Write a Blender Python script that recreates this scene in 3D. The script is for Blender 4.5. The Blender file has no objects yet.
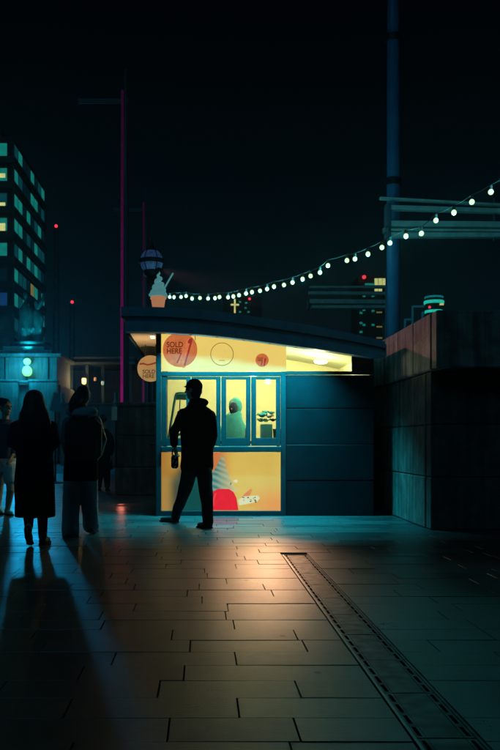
import bpy, bmesh, math, random
from mathutils import Vector, Matrix, noise

random.seed(11)
S = bpy.context.scene
COL = S.collection
R = math.radians

# ------------------------------------------------------------------ camera
F, CX, CY, CH = 800.0, 202.0, 442.0, 1.03          # focal (photo px), vanishing point, eye height


def P(px, py, d):
    """photo pixel + distance along the view axis -> world point"""
    return Vector(((px - CX) * d / F, d, CH + (CY - py) * d / F))


cam_d = bpy.data.cameras.new('camera')
cam = bpy.data.objects.new('camera', cam_d)
COL.objects.link(cam)
cam.location = (0, 0, CH)
cam.rotation_euler = (R(90), 0, 0)
cam_d.sensor_fit = 'VERTICAL'
cam_d.sensor_height = 36.0
cam_d.sensor_width = 24.0
cam_d.lens = 36.0 * F / 750.0
cam_d.shift_x = (250 - CX) / 750.0
cam_d.shift_y = (CY - 375) / 750.0
cam_d.clip_start = 0.05
cam_d.clip_end = 3000
S.camera = cam

# ------------------------------------------------------------------ world: night sky with a little teal city glow
world = bpy.data.worlds.new('World')
S.world = world
world.use_nodes = True
wn = world.node_tree
wn.nodes.clear()
w_out = wn.nodes.new('ShaderNodeOutputWorld')
w_bg = wn.nodes.new('ShaderNodeBackground')
sky = wn.nodes.new('ShaderNodeTexSky')
sky.sky_type = 'NISHITA'
sky.sun_disc = False
SUN_EL, SUN_AZ = 38.0, 205.0
sky.sun_elevation = R(-7)
sky.sun_rotation = R(20)
tc = wn.nodes.new('ShaderNodeTexCoord')
sep = wn.nodes.new('ShaderNodeSeparateXYZ')
ramp = wn.nodes.new('ShaderNodeValToRGB')
ramp.color_ramp.elements[0].position = 0.0
ramp.color_ramp.elements[0].color = (0.0003, 0.0078, 0.0125, 1)
ramp.color_ramp.elements[1].position = 0.50
ramp.color_ramp.elements[1].color = (0.00015, 0.0004, 0.0007, 1)
e = ramp.color_ramp.elements.new(0.22)
e.color = (0.0002, 0.0027, 0.0044, 1)
addn = wn.nodes.new('ShaderNodeMix')
addn.data_type = 'RGBA'
addn.blend_type = 'ADD'
addn.inputs[0].default_value = 0.03
wn.links.new(tc.outputs['Generated'], sep.inputs[0])
wn.links.new(sep.outputs['Z'], ramp.inputs[0])
wn.links.new(ramp.outputs[0], addn.inputs[6])
wn.links.new(sky.outputs[0], addn.inputs[7])
wn.links.new(addn.outputs[2], w_bg.inputs[0])
w_bg.inputs[1].default_value = 1.0
wn.links.new(w_bg.outputs[0], w_out.inputs[0])

sun_d = bpy.data.lights.new('city_fill_sun', 'SUN')  # faint bluish sun standing in for ambient city light
sun_d.energy = 0.10
sun_d.color = (0.12, 0.72, 1.0)
sun_d.angle = R(20)
sun = bpy.data.objects.new('city_fill_sun', sun_d)
COL.objects.link(sun)
sun.rotation_euler = (R(52), 0, R(-25))

S.view_settings.view_transform = 'Standard'
S.view_settings.look = 'None'
S.view_settings.gamma = 1.0
S.view_settings.exposure = 0.0
S.view_settings.use_curve_mapping = False
S.cycles.use_denoising = True
S.cycles.max_bounces = 7
S.cycles.volume_bounces = 0
S.cycles.sample_clamp_indirect = 4.0
S.cycles.caustics_reflective = False
S.cycles.caustics_refractive = False


# ------------------------------------------------------------------ helpers
def srgb(r, g, b):
    f = lambda c: ((c / 255) / 12.92) if c / 255 <= 0.04045 else (((c / 255) + 0.055) / 1.055) ** 2.4
    return (f(r), f(g), f(b))


def mat(name, col, rough=0.6, metal=0.0, var=0.25, scale=6.0, bump=0.0, bscale=40.0, emit=None, es=0.0, spec=0.5, rvar=0.0, rnd=0.0, streak=0.0, bdist=0.01):
    m = bpy.data.materials.new(name)
    m.use_nodes = True
    nt = m.node_tree
    b = nt.nodes['Principled BSDF']
    b.inputs['Metallic'].default_value = metal
    b.inputs['Roughness'].default_value = rough
    b.inputs['Specular IOR Level'].default_value = spec
    t = nt.nodes.new('ShaderNodeTexCoord')
    n = nt.nodes.new('ShaderNodeTexNoise')
    n.inputs['Scale'].default_value = scale
    n.inputs['Detail'].default_value = 6
    n.inputs['Roughness'].default_value = 0.62
    g = nt.nodes.new('ShaderNodeNewGeometry')
    nt.links.new(g.outputs['Position'], n.inputs['Vector'])
    cr = nt.nodes.new('ShaderNodeValToRGB')
    lo, hi = 1 - var, 1 + var
    cr.color_ramp.elements[0].position = 0.3
    cr.color_ramp.elements[1].position = 0.7
    cr.color_ramp.elements[0].color = (*[min(1, c * lo) for c in col], 1)
    cr.color_ramp.elements[1].color = (*[min(1, c * hi) for c in col], 1)
    nt.links.new(n.outputs['Fac'], cr.inputs[0])
    last = cr.outputs[0]
    if streak:                                             # rain streaks running down a face
        mp = nt.nodes.new('ShaderNodeMapping')
        mp.inputs['Scale'].default_value = (9, 9, 0.7)
        nt.links.new(g.outputs['Position'], mp.inputs[0])
        ns = nt.nodes.new('ShaderNodeTexNoise')
        ns.inputs['Scale'].default_value = 1.0
        ns.inputs['Detail'].default_value = 5
        nt.links.new(mp.outputs[0], ns.inputs['Vector'])
        mr = nt.nodes.new('ShaderNodeMapRange')
        mr.inputs[1].default_value = 0.38
        mr.inputs[2].default_value = 0.62
        mr.inputs[3].default_value = 1 - streak
        mr.inputs[4].default_value = 1.0
        nt.links.new(ns.outputs['Fac'], mr.inputs[0])
        mx = nt.nodes.new('ShaderNodeMix')
        mx.data_type = 'RGBA'
        mx.blend_type = 'MULTIPLY'
        mx.inputs[0].default_value = 1
        nt.links.new(last, mx.inputs[6])
        nt.links.new(mr.outputs[0], mx.inputs[7])
        last = mx.outputs[2]
    if rnd:
        oi = nt.nodes.new('ShaderNodeObjectInfo')
        mr = nt.nodes.new('ShaderNodeMapRange')
        mr.inputs[3].default_value = 1 - rnd
        mr.inputs[4].default_value = 1 + rnd
        nt.links.new(oi.outputs['Random'], mr.inputs[0])
        mx = nt.nodes.new('ShaderNodeMix')
        mx.data_type = 'RGBA'
        mx.blend_type = 'MULTIPLY'
        mx.inputs[0].default_value = 1
        nt.links.new(last, mx.inputs[6])
        nt.links.new(mr.outputs[0], mx.inputs[7])
        last = mx.outputs[2]
    nt.links.new(last, b.inputs['Base Color'])
    if rvar:
        mr = nt.nodes.new('ShaderNodeMapRange')
        mr.inputs[1].default_value = 0.3
        mr.inputs[2].default_value = 0.7
        mr.inputs[3].default_value = max(0.02, rough - rvar)
        mr.inputs[4].default_value = min(1, rough + rvar)
        n2 = nt.nodes.new('ShaderNodeTexNoise')
        n2.inputs['Scale'].default_value = scale * 0.5
        n2.inputs['Detail'].default_value = 8
        nt.links.new(g.outputs['Position'], n2.inputs['Vector'])
        nt.links.new(n2.outputs['Fac'], mr.inputs[0])
        nt.links.new(mr.outputs[0], b.inputs['Roughness'])
    if bump:
        n3 = nt.nodes.new('ShaderNodeTexNoise')
        n3.inputs['Scale'].default_value = bscale
        n3.inputs['Detail'].default_value = 5
        nt.links.new(g.outputs['Position'], n3.inputs['Vector'])
        bp = nt.nodes.new('ShaderNodeBump')
        bp.inputs['Strength'].default_value = bump
        bp.inputs['Distance'].default_value = bdist
        nt.links.new(n3.outputs['Fac'], bp.inputs['Height'])
        nt.links.new(bp.outputs[0], b.inputs['Normal'])
    if emit:
        b.inputs['Emission Strength'].default_value = es
        ce = nt.nodes.new('ShaderNodeValToRGB')
        ce.color_ramp.elements[0].position = 0.25
        ce.color_ramp.elements[1].position = 0.75
        ce.color_ramp.elements[0].color = (*[c * (1 - var * 0.35) for c in emit], 1)
        ce.color_ramp.elements[1].color = (*[c * (1 + var * 0.35) for c in emit], 1)
        nt.links.new(n.outputs['Fac'], ce.inputs[0])
        nt.links.new(ce.outputs[0], b.inputs['Emission Color'])
    return m


def glass_mat(name, tint=(1, 1, 1)):
    m = bpy.data.materials.new(name)
    m.use_nodes = True
    nt = m.node_tree
    nt.nodes.clear()
    o = nt.nodes.new('ShaderNodeOutputMaterial')
    t = nt.nodes.new('ShaderNodeBsdfTransparent')
    t.inputs[0].default_value = (*tint, 1)
    g = nt.nodes.new('ShaderNodeBsdfGlossy')
    g.inputs['Roughness'].default_value = 0.04
    f = nt.nodes.new('ShaderNodeFresnel')
    f.inputs[0].default_value = 1.45
    x = nt.nodes.new('ShaderNodeMixShader')
    nt.links.new(f.outputs[0], x.inputs[0])
    nt.links.new(t.outputs[0], x.inputs[1])
    nt.links.new(g.outputs[0], x.inputs[2])
    nt.links.new(x.outputs[0], o.inputs[0])
    return m


class MB:
    def __init__(self):
        self.v, self.f = [], []

    def add(self, vs, fs):
        b = len(self.v)
        self.v += [tuple(v) for v in vs]
        self.f += [tuple(b + i for i in f) for f in fs]
        return self

    def box(self, x0, x1, y0, y1, z0, z1, ch=0.0):
        if ch <= 0:
            vs = [(x, y, z) for x in (x0, x1) for y in (y0, y1) for z in (z0, z1)]
            return self.add(vs, [(0, 1, 3, 2), (4, 6, 7, 5), (0, 4, 5, 1), (2, 3, 7, 6), (0, 2, 6, 4), (1, 5, 7, 3)])
        bm = bmesh.new()
        bmesh.ops.create_cube(bm, size=1)
        for v in bm.verts:
            v.co = Vector(((x0 + x1) / 2 + v.co.x * (x1 - x0), (y0 + y1) / 2 + v.co.y * (y1 - y0), (z0 + z1) / 2 + v.co.z * (z1 - z0)))
        bmesh.ops.bevel(bm, geom=list(bm.edges), offset=ch, segments=1, affect='EDGES')
        bm.verts.index_update()
        self.add([v.co[:] for v in bm.verts], [[v.index for v in f.verts] for f in bm.faces])
        bm.free()
        return self

    def tube(self, pts, radii, seg=12, cap=True, round_cap=False):
        pts = [Vector(p) for p in pts]
        if not isinstance(radii, (list, tuple)):
            radii = [radii] * len(pts)
        if round_cap:
            d0 = (pts[0] - pts[1]).normalized()
            d1 = (pts[-1] - pts[-2]).normalized()
            a = [(pts[0] + d0 * radii[0] * math.sin(t), radii[0] * math.cos(t)) for t in (R(85), R(60), R(30))]
            b = [(pts[-1] + d1 * radii[-1] * math.sin(t), radii[-1] * math.cos(t)) for t in (R(30), R(60), R(85))]
            pts = [p for p, _ in a] + pts + [p for p, _ in b]
            radii = [r for _, r in a] + list(radii) + [r for _, r in b]
        n = len(pts)
        vs, fs = [], []
        ref = None
        for i in range(n):
            d = (pts[min(i + 1, n - 1)] - pts[max(i - 1, 0)]).normalized()
            if ref is None:
                ref = Vector((0, 0, 1)) if abs(d.z) < 0.9 else Vector((1, 0, 0))
            u = (ref - d * ref.dot(d)).normalized()
            ref = u
            w = d.cross(u)
            for k in range(seg):
                a = 2 * math.pi * k / seg
                vs.append(pts[i] + (u * math.cos(a) + w * math.sin(a)) * radii[i])
        for i in range(n - 1):
            for k in range(seg):
                k2 = (k + 1) % seg
                fs.append((i * seg + k, i * seg + k2, (i + 1) * seg + k2, (i + 1) * seg + k))
        if cap:
            fs.append(tuple(range(seg - 1, -1, -1)))
            fs.append(tuple((n - 1) * seg + k for k in range(seg)))
        return self.add(vs, fs)

    def loft(self, rings, seg=20):
        """rings: (centre, rx, ry, yaw) horizontal ellipses bottom/top in order, closed"""
        vs, fs = [], []
        for c, rx, ry, yaw in rings:
            c = Vector(c)
            for k in range(seg):
                a = 2 * math.pi * k / seg
                x, y = rx * math.cos(a), ry * math.sin(a)
                vs.append((c.x + x * math.cos(yaw) - y * math.sin(yaw), c.y + x * math.sin(yaw) + y * math.cos(yaw), c.z))
        n = len(rings)
        for i in range(n - 1):
            for k in range(seg):
                k2 = (k + 1) % seg
                fs.append((i * seg + k, i * seg + k2, (i + 1) * seg + k2, (i + 1) * seg + k))
        fs.append(tuple(range(seg - 1, -1, -1)))
        fs.append(tuple((n - 1) * seg + k for k in range(seg)))
        return self.add(vs, fs)

    def lathe(self, prof, c=(0, 0, 0), seg=24):
        return self.loft([((c[0], c[1], c[2] + z), max(r, 1e-4), max(r, 1e-4), 0) for r, z in prof], seg)

    def ell(self, c, r, yaw=0, seg=16, rings=10, tilt=None):
        vs, fs = [], []
        M = Matrix.Rotation(yaw, 3, 'Z')
        if tilt is not None:
            M = tilt
        c = Vector(c)
        for i in range(1, rings):
            t = math.pi * i / rings
            for k in range(seg):
                a = 2 * math.pi * k / seg
                vs.append(c + M @ Vector((r[0] * math.sin(t) * math.cos(a), r[1] * math.sin(t) * math.sin(a), r[2] * math.cos(t))))
        top, bot = len(vs), len(vs) + 1
        vs += [c + M @ Vector((0, 0, r[2])), c - M @ Vector((0, 0, r[2]))]
        for i in range(rings - 2):
            for k in range(seg):
                k2 = (k + 1) % seg
                fs.append((i * seg + k, (i + 1) * seg + k, (i + 1) * seg + k2, i * seg + k2))
        for k in range(seg):
            k2 = (k + 1) % seg
            fs.append((top, k, k2))
            fs.append((bot, (rings - 2) * seg + k2, (rings - 2) * seg + k))
        return self.add(vs, fs)

    def prism(self, poly, y0, y1):
        """polygon in x,z extruded along y"""
        n = len(poly)
        vs = [(x, y0, z) for x, z in poly] + [(x, y1, z) for x, z in poly]
        fs = [tuple(range(n)), tuple(range(2 * n - 1, n - 1, -1))]
        fs += [(i, i + n, (i + 1) % n + n, (i + 1) % n) for i in range(n)]
        return self.add(vs, fs)

    def disc(self, c, r, y0, y1, seg=40):
        return self.prism([(c[0] + r * math.cos(2 * math.pi * k / seg), c[1] + r * math.sin(2 * math.pi * k / seg)) for k in range(seg)], y0, y1)

    def ring(self, c, r0, r1, y0, y1, seg=40):
        vs, fs = [], []
        for k in range(seg):
            a = 2 * math.pi * k / seg
            for r in (r0, r1):
                for y in (y0, y1):
                    vs.append((c[0] + r * math.cos(a), y, c[1] + r * math.sin(a)))
        for k in range(seg):
            a, b = 4 * k, 4 * ((k + 1) % seg)
            for i, j in ((0, 2), (2, 3), (3, 1), (1, 0)):
                fs.append((a + i, a + j, b + j, b + i))
        return self.add(vs, fs)

    def mesh(self, name, smooth=False):
        me = bpy.data.meshes.new(name)
        me.from_pydata(self.v, [], self.f)
        bm = bmesh.new()
        bm.from_mesh(me)
        bmesh.ops.recalc_face_normals(bm, faces=bm.faces)
        bm.to_mesh(me)
        bm.free()
        if smooth:
            me.polygons.foreach_set('use_smooth', [True] * len(me.polygons))
        return me

    def build(self, name, m, parent=None, smooth=False):
        return link(name, self.mesh(name, smooth), m, parent)


def link(name, me, m, parent=None):
    if m is not None and not me.materials:
        me.materials.append(m)
    o = bpy.data.objects.new(name, me)
    COL.objects.link(o)
    if parent is not None:
        o.parent = parent
        o.matrix_parent_inverse = Matrix.Translation(-world_loc(parent))
    return o


def world_loc(o):
    return o.location.copy() if o.type == 'EMPTY' else Vector((0, 0, 0))   # mesh parents sit at the world origin


def tag(o, label=None, cat=None, group=None, kind=None):
    if label:
        o['label'] = label
    if cat:
        o['category'] = cat
    if group:
        o['group'] = group
    if kind:
        o['kind'] = kind
    return o


def thing(name, loc, label, cat, group=None):
    o = bpy.data.objects.new(name, None)
    COL.objects.link(o)
    o.location = loc
    o.empty_display_size = 0.1
    return tag(o, label, cat, group)


SCR = bpy.data.scenes.new('scratch')           # scratch scene for evaluating modifiers, removed at the end


def text_mesh(name, body, size, loc, m, parent, rot=(R(90), 0, 0), extrude=0.001, align='LEFT', sx=1.0):
    c = bpy.data.curves.new(name, 'FONT')
    c.body = body
    c.size = size
    c.extrude = extrude
    c.align_x = align
    c.space_line = 0.85
    c.offset = size * 0.018
    t = bpy.data.objects.new(name, c)
    SCR.collection.objects.link(t)
    vl = SCR.view_layers[0]
    vl.update()
    me = bpy.data.meshes.new_from_object(t.evaluated_get(vl.depsgraph))
    bpy.data.objects.remove(t)
    bpy.data.curves.remove(c)
    me.transform(Matrix.Translation(loc) @ Matrix.Rotation(rot[2], 4, 'Z') @ Matrix.Rotation(rot[0], 4, 'X') @ Matrix.Diagonal((sx, 1, 1, 1)))
    me.materials.clear()
    return link(name, me, m, parent)


def blob(mb, name, m, parent, voxel=0.01, fold=0.0, fscale=(7, 7, 4), smooth=4):
    """fuse overlapping closed shapes into one continuous surface"""
    t = bpy.data.objects.new('tmp', mb.mesh('tmp'))
    SCR.collection.objects.link(t)
    r = t.modifiers.new('r', 'REMESH')
    r.mode = 'VOXEL'
    r.voxel_size = voxel
    if smooth:
        s = t.modifiers.new('s', 'SMOOTH')
        s.factor = 0.5
        s.iterations = smooth
    vl = SCR.view_layers[0]
    vl.update()
    me = bpy.data.meshes.new_from_object(t.evaluated_get(vl.depsgraph))
    bpy.data.objects.remove(t)
    if fold:
        fx = Vector(fscale)
        nrm = [v.normal.copy() for v in me.vertices]
        for v, nn in zip(me.vertices, nrm):
            p = Vector((v.co.x * fx.x, v.co.y * fx.y, v.co.z * fx.z))
            v.co += nn * (noise.noise(p) + 0.5 * noise.noise(p * 2.3)) * fold
    me.name = name
    me.polygons.foreach_set('use_smooth', [True] * len(me.polygons))
    me.materials.clear()
    return link(name, me, m, parent)


def point_light(name, loc, energy, col, size=0.05, kind='POINT', parent=None, rot=None, spot=None, sx=None, sy=None):
    d = bpy.data.lights.new(name, kind)
    d.energy = energy
    d.color = col
    if kind in ('POINT', 'SPOT'):
        d.shadow_soft_size = size
    if kind == 'SPOT':
        d.spot_size = R(spot)
        d.spot_blend = 1.0
    if kind == 'AREA':
        d.spread = R(104)
        d.shape = 'RECTANGLE'
        d.size = sx
        d.size_y = sy
    o = bpy.data.objects.new(name, d)
    COL.objects.link(o)
    o.location = loc
    if rot:
        o.rotation_euler = rot
    if parent is not None:
        o.parent = parent
        o.matrix_parent_inverse = Matrix.Translation(-world_loc(parent))
    return o


def aim(o, target):
    o.rotation_euler = (Vector(target) - Vector(o.location)).to_track_quat('-Z', 'Y').to_euler()


# ------------------------------------------------------------------ materials
M = {}
M['slab'] = mat('granite_slab', (0.044, 0.046, 0.050), 0.39, var=0.35, scale=11, bump=0.35, bscale=90, rvar=0.035, rnd=0.3, bdist=0.003, spec=0.9)
# sawn stone: fine streaks along each slab in relief and gloss, a different gloss from slab to slab
nt_ = M['slab'].node_tree
b_ = nt_.nodes['Principled BSDF']
g_ = nt_.nodes.new('ShaderNodeNewGeometry')
mp_ = nt_.nodes.new('ShaderNodeMapping')
mp_.inputs['Scale'].default_value = (9, 130, 9)
nt_.links.new(g_.outputs['Position'], mp_.inputs[0])
n_ = nt_.nodes.new('ShaderNodeTexNoise')
n_.inputs['Scale'].default_value = 1.0
n_.inputs['Detail'].default_value = 7
n_.inputs['Roughness'].default_value = 0.7
nt_.links.new(mp_.outputs[0], n_.inputs['Vector'])
f_ = nt_.nodes.new('ShaderNodeTexNoise')
f_.inputs['Scale'].default_value = 140
f_.inputs['Detail'].default_value = 4
nt_.links.new(g_.outputs['Position'], f_.inputs['Vector'])
o_ = nt_.nodes.new('ShaderNodeObjectInfo')


def mad(a, k, c):
    m_ = nt_.nodes.new('ShaderNodeMath')
    m_.operation = 'MULTIPLY_ADD'
    nt_.links.new(a, m_.inputs[0])
    m_.inputs[1].default_value = k
    if isinstance(c, float):
        m_.inputs[2].default_value = c
    else:
        nt_.links.new(c, m_.inputs[2])
    return m_.outputs[0]


rgh = mad(n_.outputs['Fac'], 0.16, mad(f_.outputs['Fac'], 0.10, mad(o_.outputs['Random'], 0.07, 0.12)))
vo = nt_.nodes.new('ShaderNodeTexVoronoi')              # trodden gum and grit: small dull spots
vo.inputs['Scale'].default_value = 2.6
nt_.links.new(g_.outputs['Position'], vo.inputs['Vector'])
wob = mad(f_.outputs['Fac'], 0.05, vo.outputs['Distance'])
ms = nt_.nodes.new('ShaderNodeMapRange')
ms.inputs[1].default_value = 0.060
ms.inputs[2].default_value = 0.078
ms.inputs[3].default_value = 1.0
ms.inputs[4].default_value = 0.0
nt_.links.new(wob, ms.inputs[0])
rgh = mad(ms.outputs[0], 0.22, rgh)
big_n = nt_.nodes.new('ShaderNodeTexNoise')             # broad worn patches
big_n.inputs['Scale'].default_value = 1.7
big_n.inputs['Detail'].default_value = 9
big_n.inputs['Roughness'].default_value = 0.65
nt_.links.new(g_.outputs['Position'], big_n.inputs['Vector'])
rgh = mad(big_n.outputs['Fac'], 0.10, rgh)
nt_.links.new(rgh, b_.inputs['Roughness'])
hgt = mad(n_.outputs['Fac'], 0.7, mad(f_.outputs['Fac'], 0.6, 0.0))
bp_ = nt_.nodes.new('ShaderNodeBump')
bp_.inputs['Strength'].default_value = 0.8
bp_.inputs['Distance'].default_value = 0.0022
nt_.links.new(hgt, bp_.inputs['Height'])
nt_.links.new(bp_.outputs[0], b_.inputs['Normal'])
M['mortar'] = mat('mortar', (0.035, 0.035, 0.036), 0.9, var=0.3, scale=20)
M['asphalt'] = mat('asphalt', (0.05, 0.05, 0.052), 0.8, var=0.3, scale=2)
M['drain_metal'] = mat('drain_metal', (0.06, 0.062, 0.064), 0.45, 0.6, var=0.3, scale=30, rvar=0.15)
M['drain_edge'] = mat('drain_edge', (0.24, 0.23, 0.22), 0.4, 0.9, var=0.25, scale=25)
M['frame'] = mat('teal_frame_paint', (0.005, 0.028, 0.038), 0.6, var=0.2, scale=8, bump=0.05, spec=0.15)
M['shutter'] = mat('dark_shutter_paint', (0.0035, 0.011, 0.016), 0.5, var=0.2, scale=5, bump=0.08, rvar=0.08, spec=0.08)
M['roof'] = mat('roof_paint', (0.07, 0.34, 0.48), 0.5, var=0.2, scale=5)
M['cream'] = mat('cream_wall', (0.72, 0.66, 0.36), 0.7, var=0.05, scale=3)
M['ceil'] = mat('ceiling_board', (0.5, 0.49, 0.32), 0.8, var=0.05, scale=3)
M['soffit'] = mat('soffit_board', (0.62, 0.5, 0.34), 0.8, var=0.08, scale=3)
M['floor'] = mat('kiosk_floor', (0.3, 0.28, 0.22), 0.7)
M['fascia'] = mat('fascia_lightbox', (0.08, 0.06, 0.03), 0.4, var=0.12, scale=1.6, emit=srgb(232, 201, 104), es=1.0)
M['poster'] = mat('poster_lightbox', (0.08, 0.06, 0.03), 0.35, var=0.2, scale=2.0, emit=srgb(218, 186, 88), es=0.95)
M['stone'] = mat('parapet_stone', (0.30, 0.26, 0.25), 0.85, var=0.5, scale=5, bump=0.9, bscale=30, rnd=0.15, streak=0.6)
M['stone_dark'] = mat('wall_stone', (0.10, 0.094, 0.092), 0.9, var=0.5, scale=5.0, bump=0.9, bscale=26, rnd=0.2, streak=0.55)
M['mast'] = mat('mast_paint', (0.12, 0.13, 0.16), 0.4, var=0.1, scale=4)
M['blue_mast'] = mat('blue_mast_paint', (0.06, 0.2, 0.42), 0.4, var=0.15, scale=3)
M['beam'] = mat('canopy_slat_paint', (0.62, 0.66, 0.64), 0.5, var=0.25, scale=5)
M['cable'] = mat('cable_rubber', (0.16, 0.18, 0.18), 0.6)
M['bulb'] = mat('bulb_glow', (0.8, 0.8, 0.6), 0.4, var=0.0, emit=(0.66, 1.0, 0.56), es=1.2)
M['black_cloth'] = mat('black_cloth', (0.004, 0.004, 0.005), 0.95, var=0.3, scale=60, spec=0.05)
M['black_coat'] = mat('black_wool', (0.006, 0.006, 0.006), 0.95, var=0.3, scale=80, spec=0.08)
M['trouser'] = mat('dark_trouser', (0.012, 0.013, 0.016), 0.9, var=0.3, scale=60, spec=0.1)
M['denim'] = mat('pale_denim', (0.4, 0.52, 0.6), 0.9, var=0.25, scale=40, spec=0.1)
M['scarf'] = mat('blue_scarf', (0.2, 0.36, 0.45), 0.9, var=0.25, scale=50, spec=0.1)
M['teal_jacket'] = mat('teal_jacket', (0.03, 0.12, 0.12), 0.6, var=0.25, scale=30, spec=0.3)
M['skin'] = mat('skin', (0.42, 0.27, 0.2), 0.55, var=0.08, scale=20)
M['hair'] = mat('dark_hair', (0.012, 0.009, 0.008), 0.5, var=0.4, scale=90, spec=0.3)
M['shoe'] = mat('dark_shoe', (0.02, 0.018, 0.017), 0.5, var=0.2, scale=20)
M['shoe_light'] = mat('pale_shoe', (0.4, 0.38, 0.34), 0.6)
M['blue_top'] = mat('navy_top', (0.02, 0.045, 0.085), 0.9, var=0.25, scale=40)
M['bag'] = mat('black_bag', (0.007, 0.007, 0.007), 0.7, var=0.2, scale=40, spec=0.2)
M['iron0'] = mat('black_casing', (0.02, 0.02, 0.022), 0.5)
M['pane'] = glass_mat('window_glass', (0.97, 0.97, 0.95))

# ------------------------------------------------------------------ ground and paving
ground = MB().add([(-1500, -60, -0.03), (1500, -60, -0.03), (1500, 2500, -0.03), (-1500, 2500, -0.03)], [(0, 1, 2, 3)]).build('ground', M['asphalt'])
tag(ground, kind='structure')

DX0, DX1, DZ0 = 0.735, 0.965, 7.30                        # drain: left edge, right edge, far end
PX0, PX1, PY0, PY1 = -9.0, 5.6, 0.4, 26.0
pave = MB()
pave.box(PX0, DX0 - 0.004, PY0, PY1, -0.028, -0.014)
pave.box(DX1 + 0.004, PX1, PY0, PY1, -0.028, -0.014)
pave.box(DX0 - 0.0035, DX1 + 0.0035, DZ0 + 0.01, PY1, -0.028, -0.0142)
pavement = pave.build('pavement', M['mortar'])
tag(pavement, kind='structure')

ROW = 0.235
rows = []


def bond(x0, x1, y):
    cuts = [x0]
    x = x0 + 0.20 + random.randrange(22) * 0.02
    while x < x1 - 0.16:
        cuts.append(x)
        x += random.choice((0.46, 0.58, 0.58, 0.66, 0.74))
    cuts.append(x1)
    rows.extend((a, b, y, y + ROW) for a, b in zip(cuts[:-1], cuts[1:]))


y = PY0
while y < PY1:
    if y + ROW < DZ0 + 0.2:
        bond(PX0, DX0 - 0.006, y)
        bond(DX1 + 0.006, PX1, y)
    else:
        bond(PX0, PX1, y)
    y += ROW


def slab_box(mb, a, b, c, d, dz, tx, ty):
    """a slab with a worn, chamfered top edge; the joint is what is left between slabs"""
    gx, gy, ch = 0.0026, 0.0007, 0.0014
    x0, x1, y0, y1 = a + gx, b - gx, c + gy, d - gy
    vs = []
    for (z, i) in ((-0.016, 0), (-0.004, 0), (0.0, ch)):
        for (X, Y) in ((x0 + i, y0 + i), (x1 - i, y0 + i), (x1 - i, y1 - i), (x0 + i, y1 - i)):
            zz = z
            if z > -0.01:
                zz = z + dz + tx * (X - (a + b) / 2) + ty * (Y - (c + d) / 2)
            vs.append((X, Y, zz))
    fs = [(8, 9, 10, 11)]
    for l in (0, 4):
        for k in range(4):
            k2 = (k + 1) % 4
            fs.append((l + k, l + k2, l + 4 + k2, l + 4 + k))
    mb.add(vs, fs)


def in_view(a, b, c, d):
    best = 0
    if d < 2.4:
        return 0
    m = max((c + d) / 2, 2.6)
    l, r = CX + a * F / m, CX + b * F / m
    l, r = max(l, 0), min(r, 500)
    if r <= l:
        return 0
    return (r - l) * (CH * F / m ** 2 * ROW)


rank = sorted(range(len(rows)), key=lambda i: -in_view(*rows[i]))
near = set(i for i in rank[:292] if in_view(*rows[i]) > 0)
rest = MB()
cache = {}
for i, (a, b, c, d) in enumerate(rows):
    dz, tx, ty = random.uniform(-0.0016, 0.0012), random.uniform(-0.003, 0.003), random.uniform(-0.006, 0.006)
    if i in near:
        key = (round((b - a) * 1000), random.randrange(4))
        if key not in cache:
            mb = MB()
            w = key[0] / 1000
            slab_box(mb, -w / 2, w / 2, -ROW / 2, ROW / 2, dz, tx, ty)
            me = mb.mesh('slab')
            me.materials.append(M['slab'])
            cache[key] = me
        o = bpy.data.objects.new('slab', cache[key])
        COL.objects.link(o)
        o.location = ((a + b) / 2, (c + d) / 2, 0)
        o.parent = pavement
    else:
        slab_box(rest, a, b, c, d, dz, tx, ty)
o = rest.build('slab_field', M['slab'], pavement)
tag(o, kind='stuff')

# slot drain running towards the kiosk
drain = thing('slot_drain', (DX0, DZ0, -0.02), 'long metal slot drain with two rows of slots set into the paving', 'drain')
MB().box(DX0, DX1, 0.4, DZ0, -0.027, -0.0215).build('channel', M['mortar'], drain)
MB().box(DX0 - 0.002, DX0 + 0.010, 0.4, DZ0, -0.021, 0.0025).build('edge_rail', M['drain_edge'], drain)
MB().box(DX1 - 0.010, DX1 + 0.002, 0.4, DZ0, -0.021, 0.0015).build('edge_rail', M['drain_metal'], drain)
MB().box(DX0 + 0.0105, DX1 - 0.0105, DZ0 - 0.014, DZ0 - 0.001, -0.021, 0.002).build('edge_rail', M['drain_metal'], drain)
plate = MB()
L = 0.5
xa, xb = DX0 + 0.012, DX1 - 0.012
plate.box(xa + 0.036, xb - 0.036, 0.003, L - 0.003, -0.0185, -0.001, 0.0015)
for s0, s1 in ((xa, xa + 0.035), (xb - 0.035, xb)):
    k = 0.003
    plate.box(s0, s0 + 0.010, 0.003, L - 0.003, -0.0185, -0.0012)
    plate.box(s1 - 0.010, s1, 0.003, L - 0.003, -0.0185, -0.0012)
    for j in range(5):
        y0 = 0.003 + j * (L - 0.006) / 4 - 0.016
        plate.box(s0 + 0.0102, s1 - 0.0102, max(0.003, y0), min(L - 0.003, y0 + 0.032), -0.0185, -0.0014)
pm = plate.mesh('cover_plate')
pm.materials.append(M['drain_metal'])
for i in range(13):
    o = bpy.data.objects.new('cover_plate', pm)
    COL.objects.link(o)
    o.parent = drain
    o.matrix_parent_inverse = Matrix.Translation(-world_loc(drain))
    o.location = (0, DZ0 - 0.016 - (i + 1) * L, random.uniform(-0.0012, 0.0008))

# ------------------------------------------------------------------ kiosk
ZF = 11.13


def kx(px):
    return (px - CX) * ZF / F


def kz(py):
    return CH + (CY - py) * ZF / F


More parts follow.
